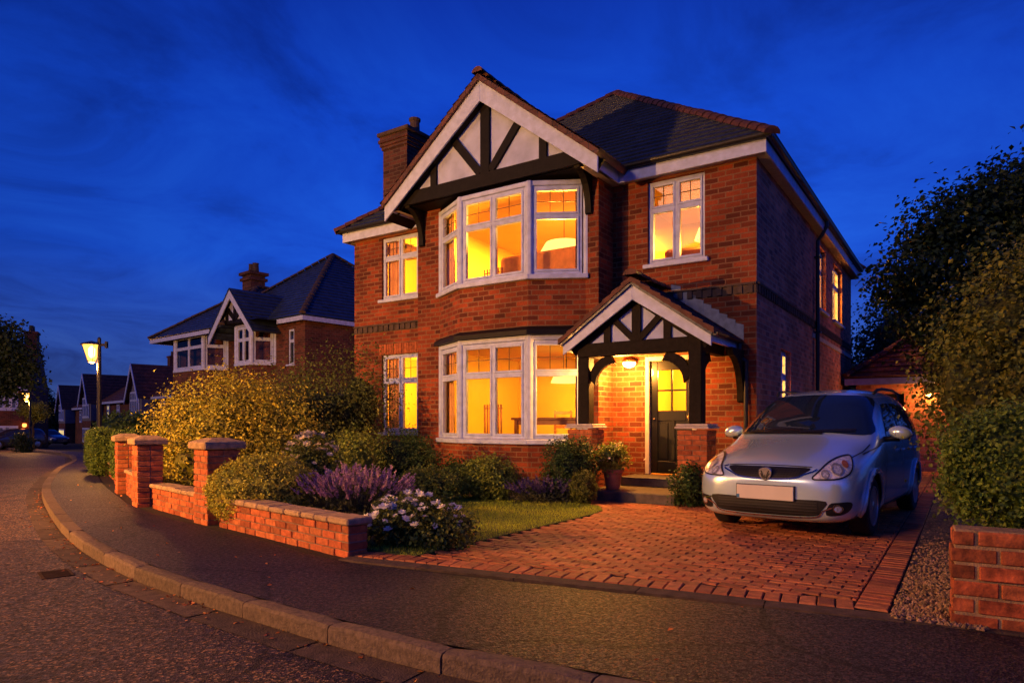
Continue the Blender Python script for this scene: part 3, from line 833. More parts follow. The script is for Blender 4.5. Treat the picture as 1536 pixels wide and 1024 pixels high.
for x in ptx:
    q = MB(); q.box(x - .105, x + .105, -1.285, -1.075, PT0, 2.369 if x < -1 else 2.62); pso = q.build('porch_post', M['oak'], po, bevel=.014)
    # arched brace in the plane of the beam, and one running back
    sg = 1 if x < -1 else -1
    for way in ((1, 0), (0, 1)):
        if way == (0, 1) and x < -1: continue
        br = MB(); P = []; R_ = .38
        for k in range(11):
            a = PI / 2 * k / 10; P.append((R_ * (1 - math.cos(a)), R_ * math.sin(a)))
        for k in range(11):
            a = PI / 2 * (10 - k) / 10; P.append((.10 + (R_ - .02) * (1 - math.cos(a)), -.11 + (R_ - .02) * math.sin(a)))
        P = [(max(0, u_), v_) for u_, v_ in P]
        if way == (1, 0): br.prism([(x + sg * (.10 + u_), -1.23, 2.0 + v_) for u_, v_ in P], (0, .09, 0))
        else: br.prism([(x - .045, -1.07 + u_, 2.0 + v_) for u_, v_ in P], (.09, 0, 0))
        br.build('brace', M['oak'], po)
br = MB(); P = []
for k in range(9):
    a = PI / 2 * k / 8; P.append((-.30, -.62 * (1 - math.cos(a)) * .9 - .06, 1.62 + .72 * math.sin(a)))
P += [(-.30, -.70, 2.46), (-.30, -.0, 2.46), (-.30, -.0, 1.60)]
br.prism(P, (.1, 0, 0)); br.build('brace', M['oak'], po)
for x in ptx:
    q = MB(); brick_block(q, (x - .23, -1.41, 0), X1, .46, .46, 0, 15, .225, .066, .011, seed=int(x * -100)); pi = q.build('porch_pier', [M['brick_unit'], M['mortar']], po, bevel=.005)
    q = MB(); q.box(x - .27, x + .27, -1.45, -.91, 1.168, 1.205); q.box(x - .25, x + .25, -1.43, -.93, 1.206, 1.245); q.build('pier_cap', M['capwhite'], pi, bevel=.012)
gq = MB(); gutter(gq, (PXc + PW + .06, PYb - .03, roofz(PXc + PW) + .0), (PXc + PW + .06, -.02, roofz(PXc + PW) + .0), .05); gq.build('gutter', M['blackmetal'], po)
gq = MB(); xx = PXc + PW + .06
gq.tube([(xx, -.12, 2.58), (xx, -.12, 2.46), (xx + .0, -.08, 2.34), (-.16, -.06, 2.28), (-.16, -.05, 2.15), (-.16, -.05, .05)], .036, 10); gq.build('downpipe', M['blackmetal'], po)
st = MB(); st.box(-2.32, -.80, -1.62, -.01, -.05, .17); st.build('step', M['step'], house, bevel=.015)
st = MB(); st.box(-2.15, -.75, -.62, -.012, .172, .335); st.build('step', M['step'], house, bevel=.015)
# wall lamp beside the door
lp = MB(); lp.lathe([(.10, 2.40), (.13, 2.38), (.13, 2.36)], 16, (-2.21, -.11, 0)); lp.box(-2.27, -2.15, -.10, -.002, 2.385, 2.43)
lpo = lp.build('wall_lamp', M['brass'], house)
lq = MB(); lq.lathe([(.115, 2.358), (.12, 2.33), (.09, 2.28), (.02, 2.255)], 16, (-2.21, -.11, 0)); lq.build('lamp_globe', mat_emit('lamp_globe', (1, .62, .18), 14), lpo, smooth=True)

# rooms --------------------------------------------------------------
def room(x0, x1, y0, y1, z0, z1, extra=None, open_side='front', parent=house, name='room'):
    r = MB()
    r.poly([(x0, y1, z0), (x1, y1, z0), (x1, y1, z1), (x0, y1, z1)])
    if open_side not in ('right', 'both'): r.poly([(x1, y0, z0), (x1, y1, z0), (x1, y1, z1), (x1, y0, z1)])
    elif open_side == 'right': r.poly([(x0, y0, z0), (x1, y0, z0), (x1, y0, z1), (x0, y0, z1)])
    if open_side != 'left': r.poly([(x0, y0, z0), (x0, y1, z0), (x0, y1, z1), (x0, y0, z1)])
    r.poly([(x0, y0, z0), (x1, y0, z0), (x1, y1, z0), (x0, y1, z0)], 1); r.poly([(x0, y0, z1), (x1, y0, z1), (x1, y1, z1), (x0, y1, z1)])
    if extra:
        for z in (z0, z1): r.poly([Vector((p[0], p[1], z)) for p in extra], 1 if z == z0 else 0)
    return r.build(name, [M['room'], M['roomfloor']], parent)
bayp = [B0 + Vector((.02, .03, 0)), B1 + Vector((0, .03, 0)), B2 + Vector((0, .03, 0)), B3 + Vector((-.02, .03, 0))]
room(-6.8, -2.62, -.57, 3.2, .52, 2.855, bayp); room(-6.8, -2.62, -.57, 3.2, 3.3, 5.63, bayp)
room(-9.4, -6.9, .06, 3.2, .50, 2.9); room(-9.4, -6.9, .06, 3.2, 3.3, 5.62)
room(-2.5, -.06, .14, 2.9, .335, 2.9, open_side='both'); room(-2.5, -.06, .06, 3.0, 3.3, 5.62)
room(-2.6, -.14, 5.2, 10.0, 3.3, 5.62, open_side='right')
def lamp(name, loc, power, col=(1, .47, .055), r=.12, world=False):
    l = bpy.data.lights.new(name, 'POINT'); l.energy = power; l.color = col; l.shadow_soft_size = r
    o = bpy.data.objects.new(name, l); COL.objects.link(o)
    if not world: o.parent = house
    o.location = loc; return o
RP = 800
for nm, p, k in (('lower_bay_light', (-4.3, 1.3, 2.1), .78), ('upper_bay_light', (-4.3, 1.0, 4.75), 2.7), ('lower_left_light', (-8.1, 1.5, 2.1), .26), ('upper_left_light', (-8.1, 1.4, 4.9), .28),
                 ('hall_light', (-1.2, 1.5, 2.3), .5), ('front_bedroom_light', (-1.2, 1.4, 4.75), 1.25), ('rear_bedroom_light', (-1.2, 7.4, 4.8), .7)):
    lamp(nm, p, RP * k)
lamp('porch_light', (-2.15, -.58, 2.22), 470, (1, .38, .06), .08)

# things seen through the windows ------------------------------------
def hthing(name, label, cat, loc, rz=0, group=None):
    p = H2W(*loc); return thing(name, label, cat, p, HA + rz, group)
def pendant(label, loc, r=.3, h=.22):
    t = hthing('pendant_lamp', label, 'lamp', loc)
    q = MB(); q.lathe([(r, -h), (r * .72, 0)], 20); q.build('lamp_shade', M['shade'], t)
    q = MB(); q.tube([(0, 0, 0), (0, 0, .5)], .008, 6); q.build('cord', M['leading'], t)
pendant('glowing lamp shade hanging in the lower bay window room', (-4.3, 1.3, 2.35), .34)
pendant('wide glowing lamp shade hanging in the upper bay window room', (-4.3, 1.2, 5.12), .55, .26)
pendant('glowing lamp shade hanging behind the upper window above the porch', (-1.2, 1.4, 5.0), .3)
def curtain(label, loc, wd, ht, rz=0):
    q = MB(); k = 40; V = []
    for z in (0, ht):
        for i in range(k + 1):
            V.append((wd * i / k, .035 * math.sin(i * 1.25) + .012 * math.sin(i * 2.1), z))
    q.shell(V, [(i, i + 1, k + 2 + i, k + 1 + i) for i in range(k)])
    o = q.build('curtain', M['curtain'], smooth=True); o.location = H2W(*loc); o.rotation_euler = (0, 0, HA + rz)
    return tag(o, label, 'curtain')
curtain('orange curtain at the right side of the lower bay window', (-3.10, -.50, .6), .32, 2.2, .45)
curtain('orange curtain at the left side of the lower bay window', (-6.2, -.45, .6), .35, 2.2, -.4)
curtain('orange curtain at the right side of the upper bay window', (-3.10, -.50, 3.4), .32, 2.2, .45)
curtain('orange curtain at the left side of the upper bay window', (-6.2, -.45, 3.4), .35, 2.2, -.4)
curtain('curtain at the left side of the lower window beside the bay', (-8.5, .2, .6), .4, 2.2)
curtain('curtain at the left side of the upper window beside the bay', (-8.5, .2, 3.4), .4, 2.2)
def radiator(label, loc):
    q = MB()
    for i in range(7): q.tube([(i * .07, 0, 0), (i * .07, 0, .75)], .022, 8)
    q.tube([(-.02, 0, .08), (.46, 0, .08)], .015, 6); q.tube([(-.02, 0, .67), (.46, 0, .67)], .015, 6)
    o = q.build('slatted_screen', M['sofa'], smooth=True); o.location = H2W(*loc); o.rotation_euler = (0, 0, HA); tag(o, label, 'screen')
radiator('upright slatted screen standing inside the lower bay window', (-5.6, .1, .55 + .35)); radiator('upright slatted screen standing inside the upper bay window', (-5.6, .1, 3.75))
t = hthing('dining_table', 'brown wooden table seen through the lower bay window', 'table', (-4.25, .9, .525))
q = MB(); q.box(-.95, .95, -.42, .42, .80, .85); q.build('table_top', M['furn'], t, bevel=.01)
for sx in (-.85, .85):
    for sy in (-.34, .34): q = MB(); q.box(sx - .035, sx + .035, sy - .035, sy + .035, 0, .80); q.build('leg', M['furn'], t)
q = MB(); q.box(-.85, .85, -.36, -.34, .70, .798); q.build('apron', M['furn'], t)
def chair(label, loc, rz):
    t = hthing('dining_chair', label, 'chair', loc, rz)
    q = MB(); q.box(-.21, .21, -.21, .21, .44, .49); q.build('seat', M['furn'], t, bevel=.01)
    q = MB()
    for z in (.62, .78, .93): q.box(-.20, .20, .18, .20, z, z + .07)
    q.build('backrest', M['furn'], t)
    for sx, sy, h in ((-.19, -.19, .44), (.19, -.19, .44), (-.19, .19, 1.02), (.19, .19, 1.02)):
        q = MB(); q.box(sx - .02, sx + .02, sy - .02, sy + .02, 0, h); q.build('leg', M['furn'], t)
chair('slatted dining chair at the right end of the lit dining table', (-3.0, .75, .525), -1.3); chair('slatted dining chair at the far side of the lit dining table', (-4.6, 1.55, .525), .15)
def sofa(label, loc, wd, rz=0):
    t = hthing('sofa', label, 'sofa', loc, rz)
    q = MB(); q.box(-wd / 2, wd / 2, -.4, .4, .12, .45); q.build('seat', M['sofa'], t, bevel=.05)
    q = MB(); q.box(-wd / 2, wd / 2, .22, .42, .452, 1.0); q.build('backrest', M['sofa'], t, bevel=.06)
    for sx in (-1, 1): q = MB(); q.box(sx * wd / 2 - (.16 if sx > 0 else 0), sx * wd / 2 + (0 if sx > 0 else .16), -.4, .2, .452, .68); q.build('armrest', M['sofa'], t, bevel=.05)
sofa('tan high-backed sofa seen through the upper bay window', (-4.3, .55, 3.72), 1.9, PI); sofa('tan armchair seen through the lower window beside the bay', (-7.6, 1.2, .72), .9, .5)
sofa('tan headboard seat behind the upper window above the porch', (-1.55, .9, 3.62), .8, .2)
# ------------------------------------------------------------------ silver car
def car_paint(name, col, rough=.28, metal=.75):
    m, nt, b = new_mat(name)
    tc = N(nt, 'ShaderNodeTexCoord').outputs['Object']
    n1 = noise_node(nt, tc, 900, 2)
    L(nt, mixrgb(nt, 'MULTIPLY', .25, col, ramp(nt, n1, [(.3, (.7,) * 3), (.7, (1.2,) * 3)])), b.inputs['Base Color'])
    L(nt, ramp(nt, noise_node(nt, tc, 2.5, 6, .6), [(.3, (rough - .03,) * 3), (.7, (rough + .05,) * 3)]), b.inputs['Roughness'])
    b.inputs['Metallic'].default_value = metal; b.inputs['Coat Weight'].default_value = .8; b.inputs['Coat Roughness'].default_value = .04
    return m
M['paint'] = car_paint('silver_paint', (.64, .86, .95), .22, .5)
M['darkglass'] = mat_plain('tinted_glass', (.012, .022, .045), .03, var=.2, scale=2, bmp=0, spec=1.0)
M['chrome'] = mat_plain('chrome', (.75, .74, .72), .12, 1, var=.08, bmp=0)
M['reflector'] = mat_plain('lamp_reflector', (.95, .93, .90), .3, .35, var=.5, scale=26, bmp=.9, bscale=30)
M['lens'] = mat_plain('lamp_lens', (.62, .66, .72), .1, .3, var=.6, scale=40, bmp=.6, bscale=60)
M['lampring'] = mat_plain('lamp_ring', (.30, .31, .33), .3, .3, var=.4, scale=30, bmp=0)
M['amber'] = mat_plain('amber_lens', (.45, .14, .02), .2, var=.2)
M['trim'] = mat_plain('black_trim', (.012, .012, .012), .5, var=.2)
M['plate'] = mat_plain('number_plate', (.72, .68, .58), .45, var=.06, bmp=0)
M['rubber'] = mat_plain('tyre_rubber', (.014, .013, .013), .85, var=.3, bmp=.4, bscale=50)
M['alloy'] = mat_plain('alloy_wheel', (.50, .50, .52), .3, .85, var=.15, bmp=0)
M['cavity'] = mat_plain('wheel_well', (.006, .006, .006), .95, bmp=0)

ST = [
 (-.915, [(0,.34),(.26,.34),(.40,.37),(.45,.44),(.45,.52),(.42,.57),(.36,.605),(.26,.62),(.13,.625),(0,.627)]),
 (-.885, [(0,.25),(.42,.25),(.58,.28),(.62,.40),(.62,.55),(.60,.62),(.53,.675),(.38,.70),(.19,.71),(0,.712)]),
 (-.82, [(0,.20),(.52,.20),(.71,.24),(.75,.40),(.755,.57),(.73,.66),(.65,.725),(.47,.76),(.24,.775),(0,.78)]),
 (-.66, [(0,.18),(.6,.18),(.80,.22),(.84,.40),(.842,.60),(.82,.725),(.72,.80),(.52,.84),(.26,.862),(0,.87)]),
 (-.38, [(0,.18),(.6,.18),(.83,.22),(.87,.42),(.872,.64),(.855,.80),(.75,.885),(.54,.925),(.27,.948),(0,.955)]),
 (0, [(0,.18),(.6,.18),(.85,.22),(.885,.45),(.885,.68),(.868,.88),(.77,.965),(.56,1.01),(.28,1.035),(0,1.042)]),
 (.28, [(0,.18),(.6,.18),(.85,.22),(.885,.45),(.885,.71),(.868,.94),(.79,1.035),(.60,1.075),(.3,1.10),(0,1.108)]),
 (.46, [(0,.18),(.6,.18),(.85,.22),(.885,.45),(.885,.73),(.866,.97),(.80,1.12),(.65,1.205),(.32,1.24),(0,1.25)]),
 (.82, [(0,.18),(.6,.18),(.85,.22),(.885,.45),(.885,.75),(.866,1.0),(.765,1.28),(.625,1.44),(.32,1.48),(0,1.49)]),
 (1.10, [(0,.18),(.6,.18),(.85,.22),(.885,.45),(.885,.76),(.866,1.015),(.735,1.38),(.60,1.575),(.32,1.62),(0,1.63)]),
 (1.25, [(0,.18),(.6,.18),(.85,.22),(.885,.45),(.885,.765),(.866,1.02),(.725,1.42),(.585,1.61),(.32,1.655),(0,1.665)]),
 (1.7, [(0,.18),(.6,.18),(.85,.22),(.885,.45),(.885,.77),(.87,1.035),(.735,1.46),(.60,1.665),(.32,1.71),(0,1.72)]),
 (2.4, [(0,.18),(.6,.18),(.85,.22),(.885,.45),(.885,.78),(.868,1.055),(.735,1.46),(.60,1.67),(.32,1.715),(0,1.725)]),
 (3.0, [(0,.20),(.6,.20),(.84,.25),(.875,.45),(.872,.79),(.853,1.07),(.72,1.43),(.585,1.63),(.3,1.675),(0,1.685)]),
 (3.28, [(0,.22),(.6,.22),(.81,.28),(.855,.45),(.855,.79),(.83,1.06),(.70,1.36),(.57,1.54),(.3,1.585),(0,1.595)]),
 (3.44, [(0,.26),(.55,.26),(.76,.31),(.80,.45),(.80,.72),(.765,.94),(.66,1.09),(.5,1.15),(.25,1.175),(0,1.18)]),
 (3.52, [(0,.34),(.5,.34),(.66,.38),(.70,.48),(.70,.64),(.66,.78),(.56,.86),(.4,.90),(.2,.915),(0,.92)]),
]
WB, WR, WT_ = 2.68, .325, .205
def car_body():
    V = []; F = []; k = len(ST[0][1]); full = 2 * k - 2
    for y, h in ST:
        for x, z in h: V.append((x, y, z))
        for x, z in h[-2:0:-1]: V.append((-x, y, z))
    for i in range(len(ST) - 1):
        for j in range(full):
            a, b = i * full + j, i * full + (j + 1) % full; F.append((b, a, a + full, b + full))
    n0 = (len(ST) - 1) * full
    for base, rev in ((0, False), (n0, True)):       # caps as strips of quads
        for j in range(k - 1):
            l0, l1 = base + j, base + j + 1; r0, r1 = base + (full - j) % full, base + (full - j - 1) % full
            f = [l0, l1, r1, r0]; f = list(dict.fromkeys(f))
            F.append(tuple(f if not rev else f[::-1]))
    me = bpy.data.meshes.new('tmp'); me.from_pydata(V, [], F); me.update()
    bm = bmesh.new(); bm.from_mesh(me); bmesh.ops.recalc_face_normals(bm, faces=bm.faces); bm.to_mesh(me); bm.free()
    o = bpy.data.objects.new('tmp_body', me); COL.objects.link(o)
    md = o.modifiers.new('s', 'SUBSURF'); md.levels = 3; md.render_levels = 3
    dg = bpy.context.evaluated_depsgraph_get(); ev = o.evaluated_get(dg)
    closed = bpy.data.meshes.new_from_object(ev)
    bm = bmesh.new(); bm.from_mesh(closed); bvh = BVHTree.FromBMesh(bm); bm.free()
    cut = []
    for y in (0, WB):
        for sx in (-1, 1):
            q = MB(); q.lathe([(.375, sx * .50), (.375, sx * 1.1)] if sx > 0 else [(.375, -1.1), (.375, -.50)], 40, (0, y, WR), axis='x')
            c = q.build('tmp_cut', M['cavity'])
            bm = bmesh.new(); bm.from_mesh(c.data); bmesh.ops.recalc_face_normals(bm, faces=bm.faces); bm.to_mesh(c.data); bm.free()
            cut.append(c); m2 = o.modifiers.new('b', 'BOOLEAN'); m2.operation = 'DIFFERENCE'; m2.object = c; m2.solver = 'EXACT'
    me.materials.append(M['paint'])
    dg = bpy.context.evaluated_depsgraph_get(); dg.update(); body = bpy.data.meshes.new_from_object(o.evaluated_get(dg))
    for c in cut + [o]: bpy.data.objects.remove(c)
    body.name = 'body'
    if len(body.materials) < 2: body.materials.append(M['cavity'])
    for p in body.polygons:
        c = p.center; p.use_smooth = True
        inwell = any(math.hypot(c.y - y, c.z - WR) < .3755 and abs(c.x) < .862 for y in (0, WB))
        p.material_index = 1 if inwell and (abs(p.normal.x) < .3 or abs(c.x) < .6) and c.z > .19 else 0
    return body, bvh

def patch(bvh, outline, mp, direction, off, grid=.05, smooth=True):
    """2-D outline, gridded, projected along a direction on the body and lifted off it"""
    bm = bmesh.new(); vs = [bm.verts.new((a, b, 0)) for a, b in outline]; f = bm.faces.new(vs)
    bmesh.ops.triangulate(bm, faces=[f])
    for ax in (0, 1):
        lo = min(q[ax] for q in outline); hi = max(q[ax] for q in outline); t = lo + grid
        while t < hi:
            co = Vector((0, 0, 0)); no = Vector((0, 0, 0)); co[ax] = t; no[ax] = 1
            bmesh.ops.bisect_plane(bm, geom=bm.verts[:] + bm.edges[:] + bm.faces[:], plane_co=co, plane_no=no); t += grid
    D = Vector(direction).normalized(); V = []; dists = []
    bm.verts.index_update()
    for v in bm.verts:
        s = Vector(mp(v.co.x, v.co.y)); h, n, i, d = bvh.ray_cast(s, D)
        if h is None: h, n, i, d = bvh.find_nearest(s + D * (sum(dists) / len(dists) if dists else 1))
        else: dists.append(d)
        if n.dot(D) > 0: n = -n
        V.append(h + n * off)
    F = [tuple(v.index for v in f.verts) for f in bm.faces]; bm.free()
    return V, F
def smooth_outline(pts, k=6, closed=True):
    out = []; n = len(pts)
    for i in range(n):
        p0, p1, p2, p3 = (Vector(pts[(i + j - 1) % n]) for j in range(4))
        for s in range(k):
            t = s / k
            q = .5 * ((2 * p1) + (-p0 + p2) * t + (2 * p0 - 5 * p1 + 4 * p2 - p3) * t * t + (-p0 + 3 * p1 - 3 * p2 + p3) * t ** 3); out.append(tuple(q))
    return out
def ribbon(line, w):
    """closed outline around an open 2-D polyline"""
    l = [Vector(p) for p in line]; a, b = [], []
    for i, p in enumerate(l):
        d = (l[min(i + 1, len(l) - 1)] - l[max(i - 1, 0)]).normalized(); n = Vector((-d.y, d.x)) * w / 2
        a.append(tuple(p + n)); b.append(tuple(p - n))
    return a + b[::-1]

front = lambda a, b: (a, -3, b)
def side(sx): return lambda a, b: (sx * 3, a, b)
def make_car(loc, rz, label, group=None):
    t = thing('parked_car', label, 'car', loc, rz, group)
    body, bvh = car_body(); bo = bpy.data.objects.new('body', body); COL.objects.link(bo); bo.parent = t
    def pa(name, outline, mp, d, off, mat, parent=t, grid=.05):
        q = MB(); V, F = patch(bvh, outline, mp, d, off, grid); q.shell(V, F); return q.build(name, mat, parent, smooth=True)
    # glass
    ws = smooth_outline([(-.755, 1.11), (-.35, 1.125), (0, 1.13), (.35, 1.125), (.755, 1.11), (.70, 1.30), (.60, 1.56), (.3, 1.60), (0, 1.61), (-.3, 1.60), (-.60, 1.56), (-.70, 1.30)], 4)
    ws3 = pa('windscreen', ws, front, (0, 1, 0), .006, M['darkglass'])
    q = MB()
    V, F = patch(bvh, ribbon(smooth_outline([(-.72, 1.11), (-.35, 1.118), (0, 1.122), (.35, 1.118), (.72, 1.11)], 4)[:-8], .03), front, (0, 1, 0), .009); q.shell(V, F)
    q.build('windscreen_seal', M['trim'], ws3)
    for line in ([(-.62, 1.122), (-.3, 1.15), (.02, 1.15)], [(.0, 1.122), (.3, 1.14), (.60, 1.15)]):
        q = MB(); V, F = patch(bvh, ribbon(line, .022), front, (0, 1, 0), .022); q.shell(V, F); q.build('wiper', M['trim'], t)
    for sx in (-1, 1):
        sd = side(sx); D = (-sx, 0, 0)
        for nm, ol in (('side_window', [(.86, 1.06), (1.25, 1.055), (1.62, 1.06), (1.62, 1.30), (1.60, 1.50), (1.32, 1.49), (1.10, 1.34), (.86, 1.10)]),
                       ('side_window', [(1.68, 1.06), (2.1, 1.065), (2.50, 1.08), (2.56, 1.3), (2.50, 1.49), (2.1, 1.51), (1.67, 1.50), (1.68, 1.3)]),
                       ('side_window', [(2.62, 1.10), (2.9, 1.13), (3.13, 1.18), (3.02, 1.36), (2.86, 1.43), (2.58, 1.47), (2.62, 1.3)])):
            pa(nm, ol, sd, D, .006, M['darkglass'])
        pa('window_trim', ribbon([(.72, 1.03), (1.2, 1.03), (1.7, 1.033), (2.5, 1.055), (3.2, 1.12)], .02), sd, D, .01, M['trim'])
        for a, b_ in ((1.645, .14),): pa('pillar_trim', [(1.62, 1.05), (1.68, 1.05), (1.675, 1.51), (1.60, 1.51)], sd, D, .008, M['trim'])
        # doors seams and handles
        q = MB()
        for line in ([(.62, .27), (.58, .5), (.60, .8), (.68, 1.03)], [(1.65, .27), (1.655, .6), (1.65, 1.05)], [(2.30, .60), (2.45, .74), (2.62, .92), (2.64, 1.08)], [(.62, .27), (1.2, .26), (1.65, .265), (2.25, .27)],
                     [(-.16, .90), (.1, .94), (.55, 1.0)]):
            V, F = patch(bvh, ribbon(line, .010), sd, D, .0025, .1); q.shell(V, F)
        q.build('door_seam', M['trim'], t)
        for y in (1.42, 2.36):
            q = MB(); V, F = patch(bvh, ribbon([(y, .90), (y + .10, .905), (y + .2, .905)], .035), sd, D, .022); q.shell(V, F); hd = q.build('door_handle', M['paint'], t, smooth=True)
            md = hd.modifiers.new('solid', 'SOLIDIFY'); md.thickness = .02
        # arch lips
        for yw in (0, WB):
            arc = [(yw + .395 * math.cos(PI * k / 18), WR + .395 * math.sin(PI * k / 18)) for k in range(-1, 20)]
            arc = [p for p in arc if p[1] > .24]
            q = MB(); V, F = patch(bvh, ribbon(arc, .06), sd, D, .012, .06); q.shell(V, F); al = q.build('arch_lip', M['paint'], t, smooth=True)
            md = al.modifiers.new('solid', 'SOLIDIFY'); md.thickness = .03; md.offset = 0
        pa('sill_strip', ribbon([(.45, .255), (1.3, .25), (2.2, .255)], .035), sd, D, .012, M['chrome'])
        # mirror
        q = MB(); bm = bmesh.new(); bmesh.ops.create_icosphere(bm, subdivisions=3, radius=1)
        V = [(sx * (1.0 + v.co.x * .125 - .02 * v.co.z), .74 + v.co.y * (.085 if v.co.y < 0 else .03) + .03 * sx * v.co.x * 0, 1.13 + v.co.z * .085 * (1 - .15 * sx * 0)) for v in bm.verts]
        q.shell(V, [tuple(v.index for v in f.verts) for f in bm.faces]); bm.free(); mo = q.build('door_mirror', M['paint'], t, smooth=True)
        q = MB(); q.tube([(sx * .82, .74, 1.05), (sx * .90, .73, 1.06), (sx * .99, .735, 1.075)], [.035, .03, .05], 8); q.tube([(sx * .90, .72, 1.075), (sx * 1.1, .725, 1.075)], .018, 8); q.build('mirror_arm', M['trim'], mo, smooth=True)
        # roof rail
        q = MB(); q.tube([(sx * .60, 1.30, 1.625), (sx * .62, 1.42, 1.675), (sx * .625, 1.7, 1.70), (sx * .625, 2.4, 1.705), (sx * .61, 2.9, 1.67), (sx * .59, 3.04, 1.60)], .018, 8); q.build('roof_rail', M['trim'], t, smooth=True)
        # headlamps, projected from in front and a little outside
        dv = Vector((-sx * .42, 1, -.06)).normalized()
        hm = lambda a, b, sx=sx, dv=dv: tuple(Vector((sx * a, -.72, b)) - dv * 2.2)
        HL = [(.40, .655), (.52, .650), (.67, .665), (.785, .715), (.845, .80), (.862, .905), (.82, .915), (.71, .885), (.59, .825), (.48, .735)]
        so_ = smooth_outline(HL, 3)
        ho = pa('headlight', so_, hm, dv, .004, M['reflector'], grid=.025)
        q = MB(); V, F = patch(bvh, ribbon(so_ + so_[:1], .014), hm, dv, .008, .05); q.shell(V, F); q.build('headlight_seal', M['trim'], ho, smooth=True)
        for cx, cz, r in ((.665, .755, .062), (.535, .70, .042)):
            for nm, rr0, rr1, mt, of in (('headlight_ring', r, r * .72, M['lampring'], .016), ('bulb_lens', r * .7, 0, M['lens'], .012)):
                o1 = [(cx + rr0 * math.cos(2 * PI * k / 20), cz + rr0 * math.sin(2 * PI * k / 20)) for k in range(20)]
                if rr1: o1 = ribbon([(cx + (rr0 + rr1) / 2 * math.cos(2 * PI * k / 20), cz + (rr0 + rr1) / 2 * math.sin(2 * PI * k / 20)) for k in range(21)], rr0 - rr1)
                q = MB(); V, F = patch(bvh, o1, hm, dv, of, .05); q.shell(V, F); q.build(nm, mt, ho, smooth=True)
        am = [(.765 + .035 * math.cos(2 * PI * k / 12), .815 + .04 * math.sin(2 * PI * k / 12)) for k in range(12)]
        q = MB(); V, F = patch(bvh, am, hm, dv, .012, .05); q.shell(V, F); q.build('indicator_lens', M['amber'], ho, smooth=True)
        # fog lamp pockets
        fm = lambda a, b, sx=sx: (sx * a, -3, b)
        fp = smooth_outline([(.60, .30), (.72, .30), (.79, .35), (.80, .43), (.70, .43), (.63, .41)], 3)
        fo_ = pa('fog_lamp_pocket', fp, fm, (0, 1, 0), .004, M['trim'], grid=.03)
        for rr, of, mt in ((.042, .008, M['chrome']), (.030, .012, M['lens'])):
            q = MB(); V, F = patch(bvh, [(.70 + rr * math.cos(2 * PI * k / 16), .365 + rr * math.sin(2 * PI * k / 16)) for k in range(16)], fm, (0, 1, 0), of, .03); q.shell(V, F); q.build('fog_lamp', mt, fo_, smooth=True)
        # tail lamp
        pa('tail_lamp', [(3.30, .82), (3.44, .82), (3.36, 1.10), (3.28, 1.18), (3.24, 1.1)], sd, D, .006, M['amber'])
        # wheels
        for yw in (0, WB):
            wp = thing('wheel', None, None); wp.parent = t; wp.location = (0, 0, 0); COLW = wp
            s_ = sx; xo = s_ * .868; xi = s_ * (.868 - WT_)
            q = MB(); pr = [(.215, xi), (.30, xi), (.322, xi + s_ * .02), (WR, xi + s_ * .05), (WR, xo - s_ * .05), (.322, xo - s_ * .02), (.30, xo - s_ * .002), (.222, xo - s_ * .004), (.215, xo - s_ * .03)]
            q.lathe(pr, 48, (0, yw, WR), axis='x'); q.build('tyre', M['rubber'], wp, smooth=True)
            q = MB(); q.lathe([(.222, xo - s_ * .006), (.222, xo + s_ * .002), (.205, xo + s_ * .002), (.200, xo - s_ * .03), (.190, xo - s_ * .12)], 48, (0, yw, WR), axis='x')
            for k in range(9):
                a = 2 * PI * k / 9 + .2; c_, s2 = math.cos(a), math.sin(a)
                q.obox((xo, yw, WR), (0, c_, s2), (0, -s2, c_), (s_, 0, 0), (.03, .21), (-.021, .021), (-.045, -.008))
            q.lathe([(.058, xo - s_ * .05), (.058, xo - s_ * .006), (.03, xo + s_ * .002)], 20, (0, yw, WR), axis='x'); q.build('rim', M['alloy'], wp)
            q = MB(); q.lathe([(.19, xo - s_ * .11), (.19, xo - s_ * .10)], 24, (0, yw, WR), axis='x'); q.build('brake_disc', M['trim'], wp)
    # grille, plate, badge
    gl = smooth_outline([(-.43, .765), (-.2, .772), (0, .774), (.2, .772), (.43, .765), (.36, .70), (.26, .665), (0, .652), (-.26, .665), (-.36, .70)], 3)
    go = pa('grille', gl, front, (0, 1, 0), .004, M['trim'], grid=.03)
    q = MB()
    for z in (.685, .705, .725, .745):
        V, F = patch(bvh, ribbon([(-.34, z), (-.1, z), (.1, z), (.34, z)], .006), front, (0, 1, 0), .010, .06); q.shell(V, F)
    for i in range(-11, 12):
        x = i * .03; V, F = patch(bvh, ribbon([(x - .008, .675), (x + .008, .755)], .005), front, (0, 1, 0), .009, .06); q.shell(V, F)
    q.build('grille_mesh', mat_plain('grille_bar', (.03, .03, .03), .4, bmp=0), go)
    q = MB(); V, F = patch(bvh, ribbon(smooth_outline([(-.445, .768), (-.37, .695), (-.26, .657), (0, .643), (.26, .657), (.37, .695), (.445, .768)], 4)[:-4], .014), front, (0, 1, 0), .009, .06); q.shell(V, F); q.build('grille_surround', M['chrome'], go, smooth=True)
    lg = smooth_outline([(-.60, .44), (-.3, .445), (0, .447), (.3, .445), (.60, .44), (.56, .34), (.50, .285), (.25, .27), (0, .268), (-.25, .27), (-.50, .285), (-.56, .34)], 3)
    lo_ = pa('lower_grille', lg, front, (0, 1, 0), .004, M['trim'], grid=.04)
    q = MB()
    for z in (.305, .335, .365, .395, .42):
        V, F = patch(bvh, ribbon([(-.52, z), (-.2, z), (.2, z), (.52, z)], .011), front, (0, 1, 0), .014, .06); q.shell(V, F)
    q.build('grille_slat', mat_plain('slat_black', (.035, .033, .032), .4, bmp=0), lo_)
